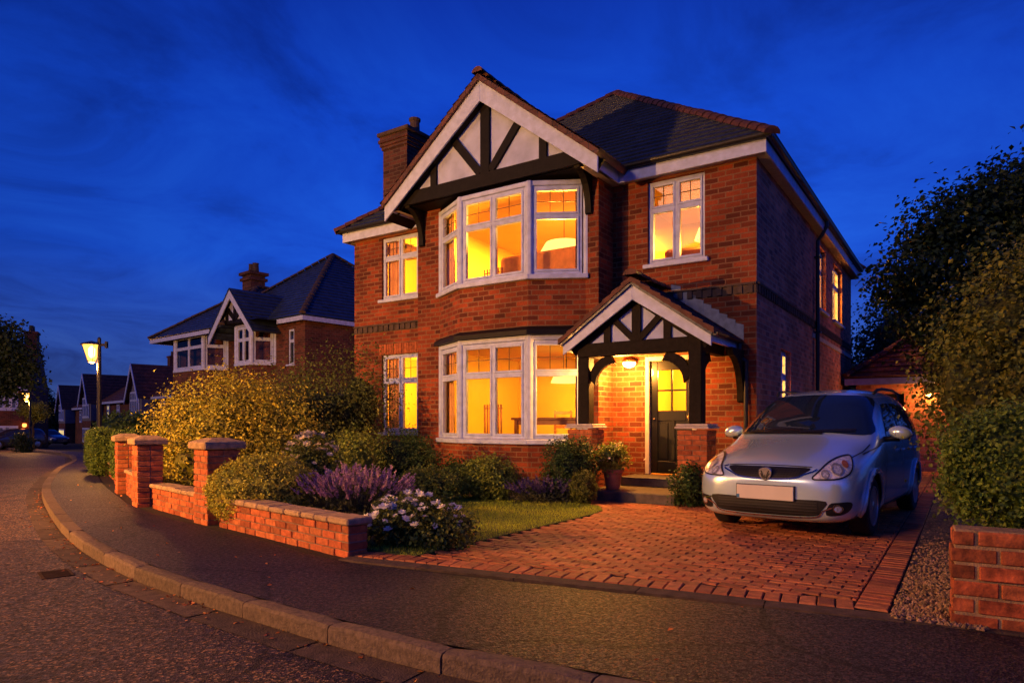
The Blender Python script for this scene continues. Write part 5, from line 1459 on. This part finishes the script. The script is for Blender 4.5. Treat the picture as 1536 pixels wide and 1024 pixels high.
tree('bushy_tree', 'smaller bushy tree behind the red tiled outbuilding', (14.6, 25.5, 0), 3, .2, [(0, 0, 4.3, 1.4, 1.4, 2.0), (-.7, 0, 3.4, 1.0, 1, 1.3), (.8, 0, 4.0, 1.2, 1.1, 1.6)], 6500, .14, LM['tree'], 76, core=.55, clump=.24)
hedge('tall dark boundary hedge behind the outbuilding', (16, 22), -.55, 7, .8, .0, 2.6, 7000, .13, LM['dark'], 77, None, p=4)

# ------------------------------------------------------------------ outbuilding on the right
ob = thing('outbuilding', 'low outbuilding with a red clay tiled roof behind the silver car', 'outbuilding', H2W(.35, 9.3), HA)
q = MB(); wall_panel(q, (0, 0, -.1), X1, 3.2, 2.55, [(.25, 1.15, .1, 2.15)], rev=.2); wall_panel(q, (3.2, 0, -.1), Y1, 5, 2.55); wall_panel(q, (3.2, 5, -.1), (-1, 0, 0), 3.2, 2.55); wall_panel(q, (0, 5, -.1), (0, -1, 0), 5, 2.55)
q.build('wall', M['brick_side'], ob)
q = MB(); e = .25; rz_ = 2.5
c = [(-e, -e, rz_), (3.2 + e, -e, rz_), (3.2 + e, 5 + e, rz_), (-e, 5 + e, rz_)]; a0, a1 = (1.6, 1.75, 3.95), (1.6, 3.3, 3.95)
roof_plane(q, [c[0], c[1], a0], .24, .03); roof_plane(q, [c[1], c[2], a1, a0], .24, .03); roof_plane(q, [c[2], c[3], a1], .24, .03); roof_plane(q, [c[3], c[0], a0, a1], .24, .03)
ro_ = q.build('roof', M['clayroof'], ob)
q = MB(); ridge_tiles(q, (c[0][0], c[0][1], rz_ + .05), (a0[0], a0[1], a0[2] + .06)); ridge_tiles(q, (c[1][0], c[1][1], rz_ + .05), (a0[0], a0[1], a0[2] + .06)); ridge_tiles(q, (a0[0], a0[1], a0[2] + .06), (a1[0], a1[1], a1[2] + .06)); q.build('ridge_tile', M['clay'], ro_)
q = MB(); q.box(-e, 3.2 + e, -e, -e + .03, rz_ - .20, rz_ - .03); q.box(-e, -e + .03, -e + .032, 5 + e, rz_ - .20, rz_ - .03); q.build('fascia', M['white'], ob)
q = MB(); q.box(.25, 1.15, .12, .16, .0, 2.05)
for i in range(5): q.box(.27 + i * .176, .43 + i * .176, .10, .118, .02, 2.03)
q.build('door', M['timber'], ob)
q = MB(); q.box(1.66, 1.78, -.1, -.002, 2.16, 2.30); q.lathe([(.07, 2.02), (.09, 2.16), (.02, 2.2)], 12, (1.72, -.14, 0)); l1 = q.build('wall_lamp', M['blackmetal'], ob)
q = MB(); q.lathe([(.02, 1.93), (.07, 1.96), (.065, 2.018)], 12, (1.72, -.14, 0)); q.build('lamp_globe', mat_emit('orange_globe', (1, .36, .06), 60), l1)
lp_ = H2W(.35 + 1.72, 9.3 - .26, 1.95); lamp('outbuilding_light', lp_, 60, (1, .36, .06), .06, True)

# ------------------------------------------------------------------ neighbouring house
NX, NY = -8.6, 28.0
NA = math.atan2(-.643, .765)
nb = thing('brick_house', 'neighbouring brick house with dark slate roof, small white gable and dim bay windows', 'house', (NX, NY, -.08), NA)
ZO = -gz_(30) * .0
q = MB()
wall_panel(q, (-3.9 + 0, 0, -.4), X1, 3.9, 6.0, [(3.9 - 1.28, 3.9 - .80, 4.25, 5.75)])
wall_panel(q, (-6.0, 0, -.4), X1, 2.1, 6.0); wall_panel(q, (-12.4, 0, -.4), X1, 6.4, 6.0); wall_panel(q, (0, 0, -.4), Y1, 9, 6.0); wall_panel(q, (0, 9, -.4), (-1, 0, 0), 12.4, 6.0); wall_panel(q, (-12.4, 9, -.4), (0, -1, 0), 9, 6.0)
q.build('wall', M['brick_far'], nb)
gl_dim = mat_glass('dim_glass', (.8, .8, .8))
def room_emit(name, x0, x1, y, z0, z1, col, s):
    m, nt, b = new_mat(name); tc = N(nt, 'ShaderNodeTexCoord').outputs['Object']
    c_ = ramp(nt, noise_node(nt, tc, 1.1, 3), [(.36, (.02, .022, .04)), (.50, tuple(v * .30 for v in col)), (.64, col)])
    e = N(nt, 'ShaderNodeEmission'); L(nt, c_, e.inputs[0]); e.inputs[1].default_value = s; L(nt, e.outputs[0], nt.nodes['Material Output'].inputs[0]); return m
M['dimglow'] = room_emit('dim_window_glow', 0, 0, 0, 0, 0, (.80, .36, .10), 1.3)  # blotchy orange glow painted in for lit and reflecting panes
M['bluepane'] = mat_plain('dark_pane', (.03, .035, .045), .06, var=.3, bmp=0, spec=.8)
def nbay(x0, x1, xa, xb, d, z0, z1, lts, dado_z, ms):
    P = [Vector((x0, 0, 0)), Vector((xa, -d, 0)), Vector((xb, -d, 0)), Vector((x1, 0, 0))]; br = MB(); fr = MB()
    for a, b in zip(P, P[1:]):
        T = (b - a).normalized(); ln = (b - a).length; wall_panel(br, a + Vector((0, 0, -.4)), T, ln, z0 + .4); n = T.cross(Vector((0, 0, 1)))
        fr.obox(a, T, (0, 0, 1), n, (-.03, ln + .03), (z0 - .12, z0), (-.15, .08)); fr.obox(a, T, (0, 0, 1), n, (0, ln), (z1 - .05, z1 + .05), (-.12, .02))
    for p in P: fr.tube([p + Vector((0, .04, z0)), p + Vector((0, .04, z1))], .10, 8)
    br.build('bay_wall', M['brick_far'], nb); fo = fr.build('bay_window', M['white'], nb, bevel=.012)
    for (a, b), k in zip(zip(P, P[1:]), lts):
        T = (b - a).normalized(); ln = (b - a).length
        window(fo, a + T * .07 + Vector((0, 0, z0)), T, ln - .14, z1 - z0 - .05, k, .64, back=.04, sill=False, bars=None, outer=.07, sash=.05, gmat=M['glass'], name='casement')
    rm = MB(); rm.poly([(x0 + .15, .25, z0 - .1), (x1 - .15, .25, z0 - .1), (x1 - .15, .25, z1), (x0 + .15, .25, z1)])  # flat sheet behind the panes that carries the painted glow
    rm.build('room', ms, fo)
nbay(-11.7, -6.5, -10.1, -7.1, .9, 3.98, 5.62, (2, 2, 1), 0, M['dimglow'])
nbay(-5.5, -2.3, -4.1, -2.8, .85, 3.98, 5.62, (2, 2, 1), 0, M['dimglow'])
window(nb, (-1.28, 0, 3.85), X1, .48, 1.5, 1, .66, bars=None, gmat=M['bluepane'])
q = MB(); EZ2 = 5.80
def hip(x0, x1, y0, y1, ez, pitch):
    hw = min(x1 - x0, y1 - y0) / 2
    if x1 - x0 <= y1 - y0: p0, p1 = ((x0 + x1) / 2, y0 + hw, ez + hw * pitch), ((x0 + x1) / 2, y1 - hw, ez + hw * pitch)
    else: p0, p1 = (x0 + hw, (y0 + y1) / 2, ez + hw * pitch), (x1 - hw, (y0 + y1) / 2, ez + hw * pitch)
    return [(x0, y0, ez), (x1, y0, ez), (x1, y1, ez), (x0, y1, ez)], p0, p1
def hip_roof(mb, rt_, *a, course=.28):
    c, p0, p1 = hip(*a); wide = (a[1] - a[0]) > (a[3] - a[2])
    if wide: S = [[c[0], c[1], p1, p0], [c[1], c[2], p1], [c[2], c[3], p0, p1], [c[3], c[0], p0]]
    else: S = [[c[0], c[1], p0], [c[1], c[2], p1, p0], [c[2], c[3], p1], [c[3], c[0], p0, p1]]
    for s_ in S: roof_plane(mb, s_, course, .03)
    if rt_ is not None:
        up = Vector((0, 0, .06))
        for A, B in ((c[0], p0), (c[1], p1 if wide else p0), (c[2], p1), (c[3], p0 if wide else p1), (p0, p1)):
            if (Vector(A) - Vector(B)).length > .2: ridge_tiles(rt_, Vector(A) + up, Vector(B) + up, .13, .4)
rt2 = MB(); hip_roof(q, rt2, -9.6, .35, -.35, 9.6, EZ2, .83); hip_roof(q, rt2, -12.35, -4.6, -1.25, 8.0, EZ2 - .12, .72)
nro = q.build('roof', M['slate'], nb); rt2.build('hip_tile', M['string'], nro)
q = MB(); gx, gw_, gzp, gs_2 = -3.85, 1.95, 7.2, 1.0
for sg in (-1, 1):
    roof_plane(q, [(gx, -1.3, gzp + .06), (gx + sg * (gw_ + .08), -1.3, gzp + .06 - (gw_ + .08) * gs_2), (gx + sg * (gw_ + .08), .1, gzp + .06 - (gw_ + .08) * gs_2), (gx, 2.2, gzp + .06)], .24, .03)
ngo = q.build('gable_roof', M['slate'], nb)
q = MB()
for sg in (-1, 1):
    q.prism([(gx, -1.28, gzp), (gx + sg * gw_, -1.28, gzp - gw_ * gs_2), (gx + sg * gw_, -1.28, gzp - gw_ * gs_2 - .34), (gx, -1.28, gzp - .40)][::sg], (0, .04, 0))
q.build('bargeboard', M['white'], ngo)
q = MB(); q.prism([(gx - 1.3, -1.0, 5.75), (gx + 1.3, -1.0, 5.75), (gx, -1.0, 5.75 + 1.36)], (0, .04, 0)); q.build('gable_panel', M['render'], ngo)
q = MB()
for x0, z0, x1, z1 in ((gx, 5.8, gx, 7.05), (gx, 5.9, gx - .6, 6.4), (gx, 5.9, gx + .6, 6.4), (gx - .7, 5.8, gx - .7, 6.3), (gx + .7, 5.8, gx + .7, 6.3), (gx - 1.45, 5.8, gx + 1.45, 5.8)):
    q.beam((x0, -1.03, z0), (x1, -1.03, z1), .05, .20, (0, 1, 0))
q.build('gable_timber', M['timber'], ngo)
q = MB()
q.box(-1.65, .32, -.32, -.28, EZ2 - .22, EZ2 - .03); q.box(.28, .32, -.278, 9.5, EZ2 - .22, EZ2 - .03); q.build('fascia', M['white'], nb); q = MB(); q.box(-12.3, -5.85, -1.22, -1.18, EZ2 - .34, EZ2 - .15); q.box(-12.3, -12.25, -1.178, 7.9, EZ2 - .34, EZ2 - .15); q.build('fascia', M['white'], nb)
q = MB(); q.poly([(-12.3, -1.2, EZ2 - .33), (-5.4, -1.2, EZ2 - .33), (-5.4, .05, EZ2 - .33), (-12.3, .05, EZ2 - .33)]); q.poly([(-1.7, -.3, EZ2 - .2), (.3, -.3, EZ2 - .2), (.3, .02, EZ2 - .2), (-1.7, .02, EZ2 - .2)])
q.poly([(-5.4, -1.2, 5.72), (-1.6, -1.2, 5.72), (-1.6, .05, 5.72), (-5.4, .05, 5.72)]); q.build('soffit', M['oak'], nb)
q = MB(); q.box(-9.6, -8.7, 2.4, 3.2, 6.5, 9.2); q.box(-9.7, -8.6, 2.3, 3.3, 8.9, 9.05); q.box(-9.74, -8.56, 2.26, 3.34, 9.2, 9.35); nco = q.build('chimney', M['brick_dark'], nb)
for x in (-9.35, -8.95): q = MB(); q.lathe([(.18, 9.35), (.15, 9.8), (.18, 9.85), (.13, 9.85)], 10, (x, 2.8, 0)); q.build('chimney_pot', M['string'], nco)

# ------------------------------------------------------------------ distant houses
M['farrender'] = mat_plain('far_render', (.16, .16, .20), .8)
M['paleroom'] = mat_emit('lit_curtain', (.75, .55, .30), .55)
M['shopglow'] = mat_emit('lit_ground_floor', (1, .70, .22), 1.6)
M['farpane'] = mat_plain('far_pane', (.10, .12, .17), .1, var=.3, bmp=0, spec=.8)
def far_house(label, loc, rz, wd, mats, lit_ground=False, lit_up=False, group='terraced houses with white gables across the end of the street'):
    t = thing('terraced_house', label, 'house', loc, rz, group); H = 4.4; dp = 9
    q = MB(); wall_panel(q, (-wd, 0, -1.5), X1, wd, H + 1.5); wall_panel(q, (0, 0, -1.5), Y1, dp, H + 1.5); wall_panel(q, (-wd, dp, -1.5), (0, -1, 0), dp, H + 1.5); wall_panel(q, (0, dp, -1.5), (-1, 0, 0), wd, H + 1.5); q.build('wall', M['brick_far'], t)
    q = MB(); pk = H + 3.1
    roof_plane(q, [(-wd, -.4, H - .1), (0.0, -.4, H - .1), (0, dp / 2, pk), (-wd, dp / 2, pk)], .4, .03); roof_plane(q, [(0, dp + .4, H - .1), (-wd, dp + .4, H - .1), (-wd, dp / 2, pk), (0, dp / 2, pk)], .4, .03)
    q.poly([(-.01, 0, H), (-.01, dp, H), (-.01, dp / 2, pk - .15)]); q.poly([(-wd + .01, 0, H), (-wd + .01, dp, H), (-wd + .01, dp / 2, pk - .15)]); q.build('roof', M['clayroof'], t)
    gx, gw2 = -wd * .82, 2.0; gp = H + 2.95
    q = MB()
    for sg in (-1, 1): roof_plane(q, [(gx, -1.5, gp), (gx + sg * (gw2 + .15), -1.5, H - .25), (gx + sg * (gw2 + .15), .6, H - .25), (gx, 4.0, gp)], .4, .03)
    g_ = q.build('gable_roof', M['clayroof'], t)
    q = MB(); q.box(gx - gw2 + .1, gx + gw2 - .1, -1.1, -.01, -1.5, 2.35); q.build('bay_wall', M['brick_far'], t)
    q = MB(); q.prism([(gx - gw2, -1.12, 2.352), (gx + gw2, -1.12, 2.352), (gx + gw2, -1.12, H - .2), (gx, -1.12, gp - .2), (gx - gw2, -1.12, H - .2)], (0, 1.1, 0)); q.build('gable_panel', M['farrender'], t)
    q = MB()
    for sg in (-1, 1): q.prism([(gx, -1.55, gp + .05), (gx + sg * (gw2 + .2), -1.55, H - .3), (gx + sg * (gw2 + .2), -1.55, H - .72), (gx, -1.55, gp - .42)][::sg], (0, .06, 0))
    q.build('bargeboard', M['white'], g_)
    window(t, (gx - gw2 * .72, -1.13, 2.7), X1, gw2 * 1.44, 2.1, 4, .62, back=-.06, bars=None, outer=.10, sash=.06, gmat=M['farpane'])
    window(t, (-wd * .56, 0, 2.5), X1, 1.05, 1.5, 1, .6, back=-.05, bars=None, outer=.1, sash=.06, gmat=M['paleroom'] if lit_up else M['farpane'])
    window(t, (-wd * .30, 0, 2.5), X1, 1.05, 1.5, 2, .6, back=-.05, bars=None, outer=.1, sash=.06, gmat=M['farpane'])
    window(t, (gx - gw2 * .8, -1.11, .1), X1, gw2 * 1.6, 1.5, 4, None, back=-.05, bars=None, outer=.1, sash=.07, gmat=M['shopglow'] if lit_ground else M['farpane'])
    q = MB(); q.box(-wd, .0, -.44, -.40, H - .34, H - .12); q.build('fascia', M['white'], t)
    q = MB(); q.box(-.9, -.1, 3.6, 4.9, pk - 1, pk + 1.1); q.box(-.97, -.03, 3.53, 4.97, pk + 1.1, pk + 1.25); c_ = q.build('chimney', M['brick_far'], t)
    q = MB()
    for y in (3.95, 4.55): q.lathe([(.17, pk + 1.25), (.14, pk + 1.7), (.17, pk + 1.72)], 8, (-.5, y, 0))
    q.build('chimney_pot', M['string'], c_)
    q = MB(); q.box(-wd * .30, -wd * .30 + 1.0, -.06, -.002, -1.2, 1.1); q.build('door', M['timber'], t); return t
TA = math.atan2(-.72, .69)
far_house('distant terraced house nearest the neighbouring house, with its white gable beside the hedge', (-25.5, 54, gz_(58)), TA, 14.5, None)
far_house('distant terraced house behind the nearer street lamp post with one lit upstairs window', (-36.3, 64, gz_(68)), TA, 14.5, None, False, True)
far_house('distant terraced house with a brightly lit ground floor, far end of the terrace', (-48.0, 78.5, gz_(82)), TA, 18, None, True)
lh = far_house('dark house partly hidden behind the tree at the left edge', (-34.6, 48.5, gz_(48)), math.radians(28), 11, None, group=None)
for z_ in (2.7, .1): window(lh, (-2.0, -.0, z_), X1, 1.25, 1.45, 3, .6, back=-.05, bars=None, outer=.09, sash=.06, gmat=M['farpane'])
q = MB(); q.box(-.42, -.32, -.12, -.002, 1.72, 1.9); wl_ = q.build('wall_lamp', M['blackmetal'], lh)
q = MB(); q.lathe([(.05, 1.45), (.13, 1.52), (.12, 1.70), (.04, 1.715)], 10, (-.37, -.14, 0)); q.build('lamp_globe', mat_emit('red_globe', (1, .22, .04), 6), wl_)

# ------------------------------------------------------------------ street lamps
M['bulb'] = mat_emit('bulb_glow', (1, .62, .22), 12)
M['lantern_glass'], nt_, b_ = new_mat('lantern_glass')
t_ = N(nt_, 'ShaderNodeBsdfTransparent'); e_ = N(nt_, 'ShaderNodeEmission'); e_.inputs[0].default_value = (1, .40, .05, 1); e_.inputs[1].default_value = 5
x_ = N(nt_, 'ShaderNodeMixShader'); x_.inputs[0].default_value = .55; L(nt_, t_.outputs[0], x_.inputs[1]); L(nt_, e_.outputs[0], x_.inputs[2]); L(nt_, x_.outputs[0], nt_.nodes['Material Output'].inputs[0])
def street_lamp(label, loc, h, power, sc_=1.0):
    t = thing('street_lamp', label, 'street lamp', loc, 0, 'lit street lamps along the pavement')
    q = MB(); q.lathe([(.11, 0), (.11, .5), (.07, .55), (.06, h * .6), (.05, h + .12), (.02, h + .16)], 14, (.22, 0, 0)); q.build('post', M['blackmetal'], t, smooth=False)
    q = MB(); q.tube([(.22, 0, h - .02), (0, 0, h + .02)], .025, 8); q.box(.26, .46, -.03, .03, h - .10, h - .03); q.box(.40, .46, -.04, .04, h - .16, h + .03); q.build('arm', M['blackmetal'], t)
    q = MB(); q.lathe([(.30, h - .07), (.27, h - .03), (.06, h + .04), (.02, h + .05)], 14); q.build('lantern_cap', M['blackmetal'], t)
    q = MB(); q.lathe([(.235, h - .075), (.10, h - .52), (.06, h - .54)], 10); lg_ = q.build('lantern_glass', M['lantern_glass'], t)
    q = MB(); q.lathe([(.03, h - .10), (.09, h - .18), (.085, h - .36), (.04, h - .44)], 12); q.build('lamp_bulb', M['bulb'], lg_, smooth=True)
    q = MB()
    for k in range(4):
        a = PI / 4 + PI / 2 * k; q.tube([(.245 * math.cos(a), .245 * math.sin(a), h - .07), (.105 * math.cos(a), .105 * math.sin(a), h - .53)], .010, 5)
    q.lathe([(.11, h - .53), (.11, h - .56), (.03, h - .60)], 12); q.build('lantern_frame', M['blackmetal'], t)
    l = lamp('street_light', (loc[0], loc[1], loc[2] + h - .68), power, (1, .40, .075), .16, True)
    return t
LZ = gz_(19.6)
street_lamp('lit lantern street lamp nearer the camera, behind the clipped hedge blocks', (-12.22, 19.6, LZ), 3.6 - LZ, 650)
street_lamp('smaller lit street lamp farther down the road on the left', (-30.1, 41.8, gz_(41.8)), 3.55, 600)
street_lamp('lit street lamp on the opposite pavement outside the left edge of the view', (-11.6, 4.6, 0), 4.4, 12500)

# ------------------------------------------------------------------ distant cars, trees
def far_car(label, loc, rz, col, seed):
    t = thing('parked_car', label, 'car', loc, rz, 'dark cars parked far down the street')
    pm = car_paint('far_paint', col, .25, .6)
    body, bvh = far_car.cache if hasattr(far_car, 'cache') else car_body(); far_car.cache = (body, bvh)
    b2 = body.copy(); b2.materials[0] = pm; bo = bpy.data.objects.new('body', b2); COL.objects.link(bo); bo.parent = t; bo.scale = (1, 1, .86)
    def pa(nm, ol, mp, d, mt):
        q = MB(); V, F = patch(bvh, ol, mp, d, .008, .12); q.shell([(v.x, v.y, v.z * .86) for v in V], F); q.build(nm, mt, t)
    pa('windscreen', [(-.68, 1.12), (.68, 1.12), (.56, 1.57), (-.56, 1.57)], front, (0, 1, 0), M['darkglass'])
    for sx in (-1, 1):
        pa('side_window', [(.86, 1.06), (2.9, 1.1), (2.7, 1.48), (1.25, 1.48)], side(sx), (-sx, 0, 0), M['darkglass'])
        pa('headlight', [(sx * .45, .66), (sx * .78, .72), (sx * .80, .86), (sx * .5, .74)], front, (0, 1, 0), M['reflector'])
        for yw in (0, WB):
            q = MB(); q.lathe([(.20, sx * .66), (.32, sx * .68), (.325, sx * .84), (.30, sx * .87), (.21, sx * .85)], 24, (0, yw, WR), axis='x'); wo = q.build('wheel', M['rubber'], t)
            q = MB(); q.lathe([(.2, sx * .85), (.05, sx * .862)], 18, (0, yw, WR), axis='x'); q.build('rim', M['alloy'], wo)
    return t
far_car('dark blue car parked across the far end of the street by the lit ground floor', (-41.9, 62.0, gz_(62) - .02), math.radians(62), (.06, .08, .13), 1)
far_car('dark car parked at the left edge of the street, nearest its kerb', (-36.0, 46.5, gz_(46) - .1), math.radians(-20), (.05, .055, .08), 2)
tree('dark_tree', 'dark leafy tree overhanging the left edge of the street', (-24.0, 31.0, gz_(31)), 3.2, .22, [(0, 0, 4.4, 1.6, 1.5, 1.2), (1.1, 0, 4.6, 1.0, .9, .6), (.6, 0, 5.4, 1.0, .9, .7), (1.3, -.1, 3.5, 1.0, .9, .6), (-1, 0, 5.2, 1.5, 1.3, 1.2), (.2, 0, 3.2, 1.4, 1.2, .8), (1.9, 0, 4.0, .5, .5, .3)], 8500, .16, LM['tree'], 78, core=.3, clump=.30, shell=(.4, 1.05), per=16)
tree('lamplit_tree', 'small tree lit from above by the farther street lamp', (-33.0, 46.5, gz_(46)), 1.8, .10, [(0, 0, 2.55, .85, .8, .55), (.35, -.2, 2.35, .6, .6, .45)], 3000, .10, LM['mid'], 79, core=.6)
tree('conifer_tree', 'tall dark tree standing behind the farther street lamp', (-46.4, 66, gz_(66)), 3, .2, [(0, 0, 3.2, 1.1, 1, 2.2), (.2, 0, 4.6, .7, .6, 1.0), (-1.2, 0, 2.8, 1, 1, 1.8)], 4500, .25, LM['tree'], 80, core=.6)
shrub('dark_shrub', 'dark bush standing at the kerb below the left tree', 'shrub', (-28.7, 39.5, gz_(39.5) - .1), [(0, 0, .55, .55, .5, .6)], 1500, .10, LM['tree'], 83, zmin=.02)
for i, (x, y, s_) in enumerate(((-70, 100, 1.0), (-22, 85, 1.2), (-5, 70, 1.1), (30, 60, 1.2), (-92, 80, 1.2))):
    tree('background_tree', ('tall tree beyond the lit far end house', 'tree crown behind the distant terrace roofs', 'tree behind the neighbouring house', 'tree far behind the outbuilding', 'tree beyond the left edge of the road')[i], (x, y, gz_(y)), 3 * s_, .3, [(0, 0, 4 * s_, 3 * s_, 3 * s_, 3 * s_), (2 * s_, 0, 3.4 * s_, 2.4 * s_, 2 * s_, 2.2 * s_)], 2500, .35, LM['tree'], 90 + i, core=.7)
# ------------------------------------------------------------------ the car
cw = H2W(1.14, -2.93)
car = make_car((cw.x, cw.y, .012), HA - math.radians(5), 'silver people carrier parked on the brick drive facing the road'); car.scale = (1, 1.06, 1)

# ------------------------------------------------------------------ sky, sun, camera
SUN_AZ, SUN_EL = (-.82, -.57), math.radians(20)
wd = bpy.data.worlds.new('World'); sc.world = wd; wd.use_nodes = True; nt = wd.node_tree
bg = nt.nodes['Background']; out = nt.nodes['World Output']
sky = N(nt, 'ShaderNodeTexSky'); sky.sky_type = 'NISHITA'; sky.sun_disc = False; sky.sun_elevation = math.radians(1.0)
sky.sun_rotation = math.atan2(SUN_AZ[0], SUN_AZ[1])
L(nt, sky.outputs[0], bg.inputs[0]); bg.inputs[1].default_value = .004
tc = N(nt, 'ShaderNodeTexCoord').outputs['Generated']
sx = N(nt, 'ShaderNodeSeparateXYZ'); L(nt, tc, sx.inputs[0])
grad = ramp(nt, sx.outputs['Z'], [(-.02, (.050, .085, .25)), (.06, (.030, .082, .38)), (.22, (.007, .075, .64)), (.40, (.004, .055, .56)), (.56, (.002, .022, .31)), (.75, (.003, .014, .16))])
# soft stretched cloud bands: project the view direction on a flat layer
dv = N(nt, 'ShaderNodeMath', operation='ADD'); L(nt, sx.outputs['Z'], dv.inputs[0]); dv.inputs[1].default_value = .16
cx = N(nt, 'ShaderNodeMath', operation='DIVIDE'); L(nt, sx.outputs['X'], cx.inputs[0]); L(nt, dv.outputs[0], cx.inputs[1])
cy = N(nt, 'ShaderNodeMath', operation='DIVIDE'); L(nt, sx.outputs['Y'], cy.inputs[0]); L(nt, dv.outputs[0], cy.inputs[1])
cv = N(nt, 'ShaderNodeCombineXYZ'); L(nt, cx.outputs[0], cv.inputs[0]); L(nt, cy.outputs[0], cv.inputs[1])
n1 = N(nt, 'ShaderNodeTexNoise'); n1.inputs['Scale'].default_value = 1.5; n1.inputs['Detail'].default_value = 9; n1.inputs['Roughness'].default_value = .62; n1.inputs['Distortion'].default_value = .8
L(nt, cv.outputs[0], n1.inputs['Vector'])
cl_ = ramp(nt, n1.outputs['Fac'], [(.34, (.50, .50, .58)), (.50, (1, 1, 1)), (.64, (1.5, 1.35, 1.14))])
az = N(nt, 'ShaderNodeMapRange'); az.inputs[1].default_value = -.7; az.inputs[2].default_value = .7; L(nt, sx.outputs['X'], az.inputs[0])
az_c = ramp(nt, az.outputs[0], [(0, (.62,) * 3), (.42, (1.05, 1.08, 1.05)), (.62, (1.2, 1.25, 1.15)), (1, (.85,) * 3)])
skyc = mixrgb(nt, 'MULTIPLY', 1, mixrgb(nt, 'MULTIPLY', .8, grad, cl_), az_c)
bg2 = N(nt, 'ShaderNodeBackground'); L(nt, skyc, bg2.inputs[0]); bg2.inputs[1].default_value = 1.0
ad = N(nt, 'ShaderNodeAddShader'); L(nt, bg.outputs[0], ad.inputs[0]); L(nt, bg2.outputs[0], ad.inputs[1]); L(nt, ad.outputs[0], out.inputs[0])

sl = bpy.data.lights.new('sun', 'SUN'); sl.energy = .74; sl.angle = math.radians(12); sl.color = (1, .54, .29)
so_l = bpy.data.objects.new('sun', sl); COL.objects.link(so_l); so_l.location = (-20, -15, 20)
dirv = Vector((SUN_AZ[0] * math.cos(SUN_EL), SUN_AZ[1] * math.cos(SUN_EL), math.sin(SUN_EL)))
so_l.rotation_euler = dirv.to_track_quat('Z', 'Y').to_euler()

cd = bpy.data.cameras.new('camera'); cam = bpy.data.objects.new('camera', cd); COL.objects.link(cam)
cam.location = (0, 0, 1.25); cam.rotation_euler = (PI / 2, 0, 0); cd.lens = 23.7; cd.sensor_width = 36
cd.shift_y = 123 / 1536; cd.clip_end = 2000; cd.clip_start = .05; sc.camera = cam
sc.view_settings.view_transform = 'Standard'; sc.view_settings.look = 'None'; sc.view_settings.exposure = 0; sc.view_settings.gamma = 1
cy_ = sc.cycles
cy_.use_denoising = True; cy_.max_bounces = 6; cy_.diffuse_bounces = 3; cy_.glossy_bounces = 3; cy_.transparent_max_bounces = 12
cy_.caustics_reflective = False; cy_.caustics_refractive = False; cy_.sample_clamp_indirect = 4; cy_.sample_clamp_direct = 0
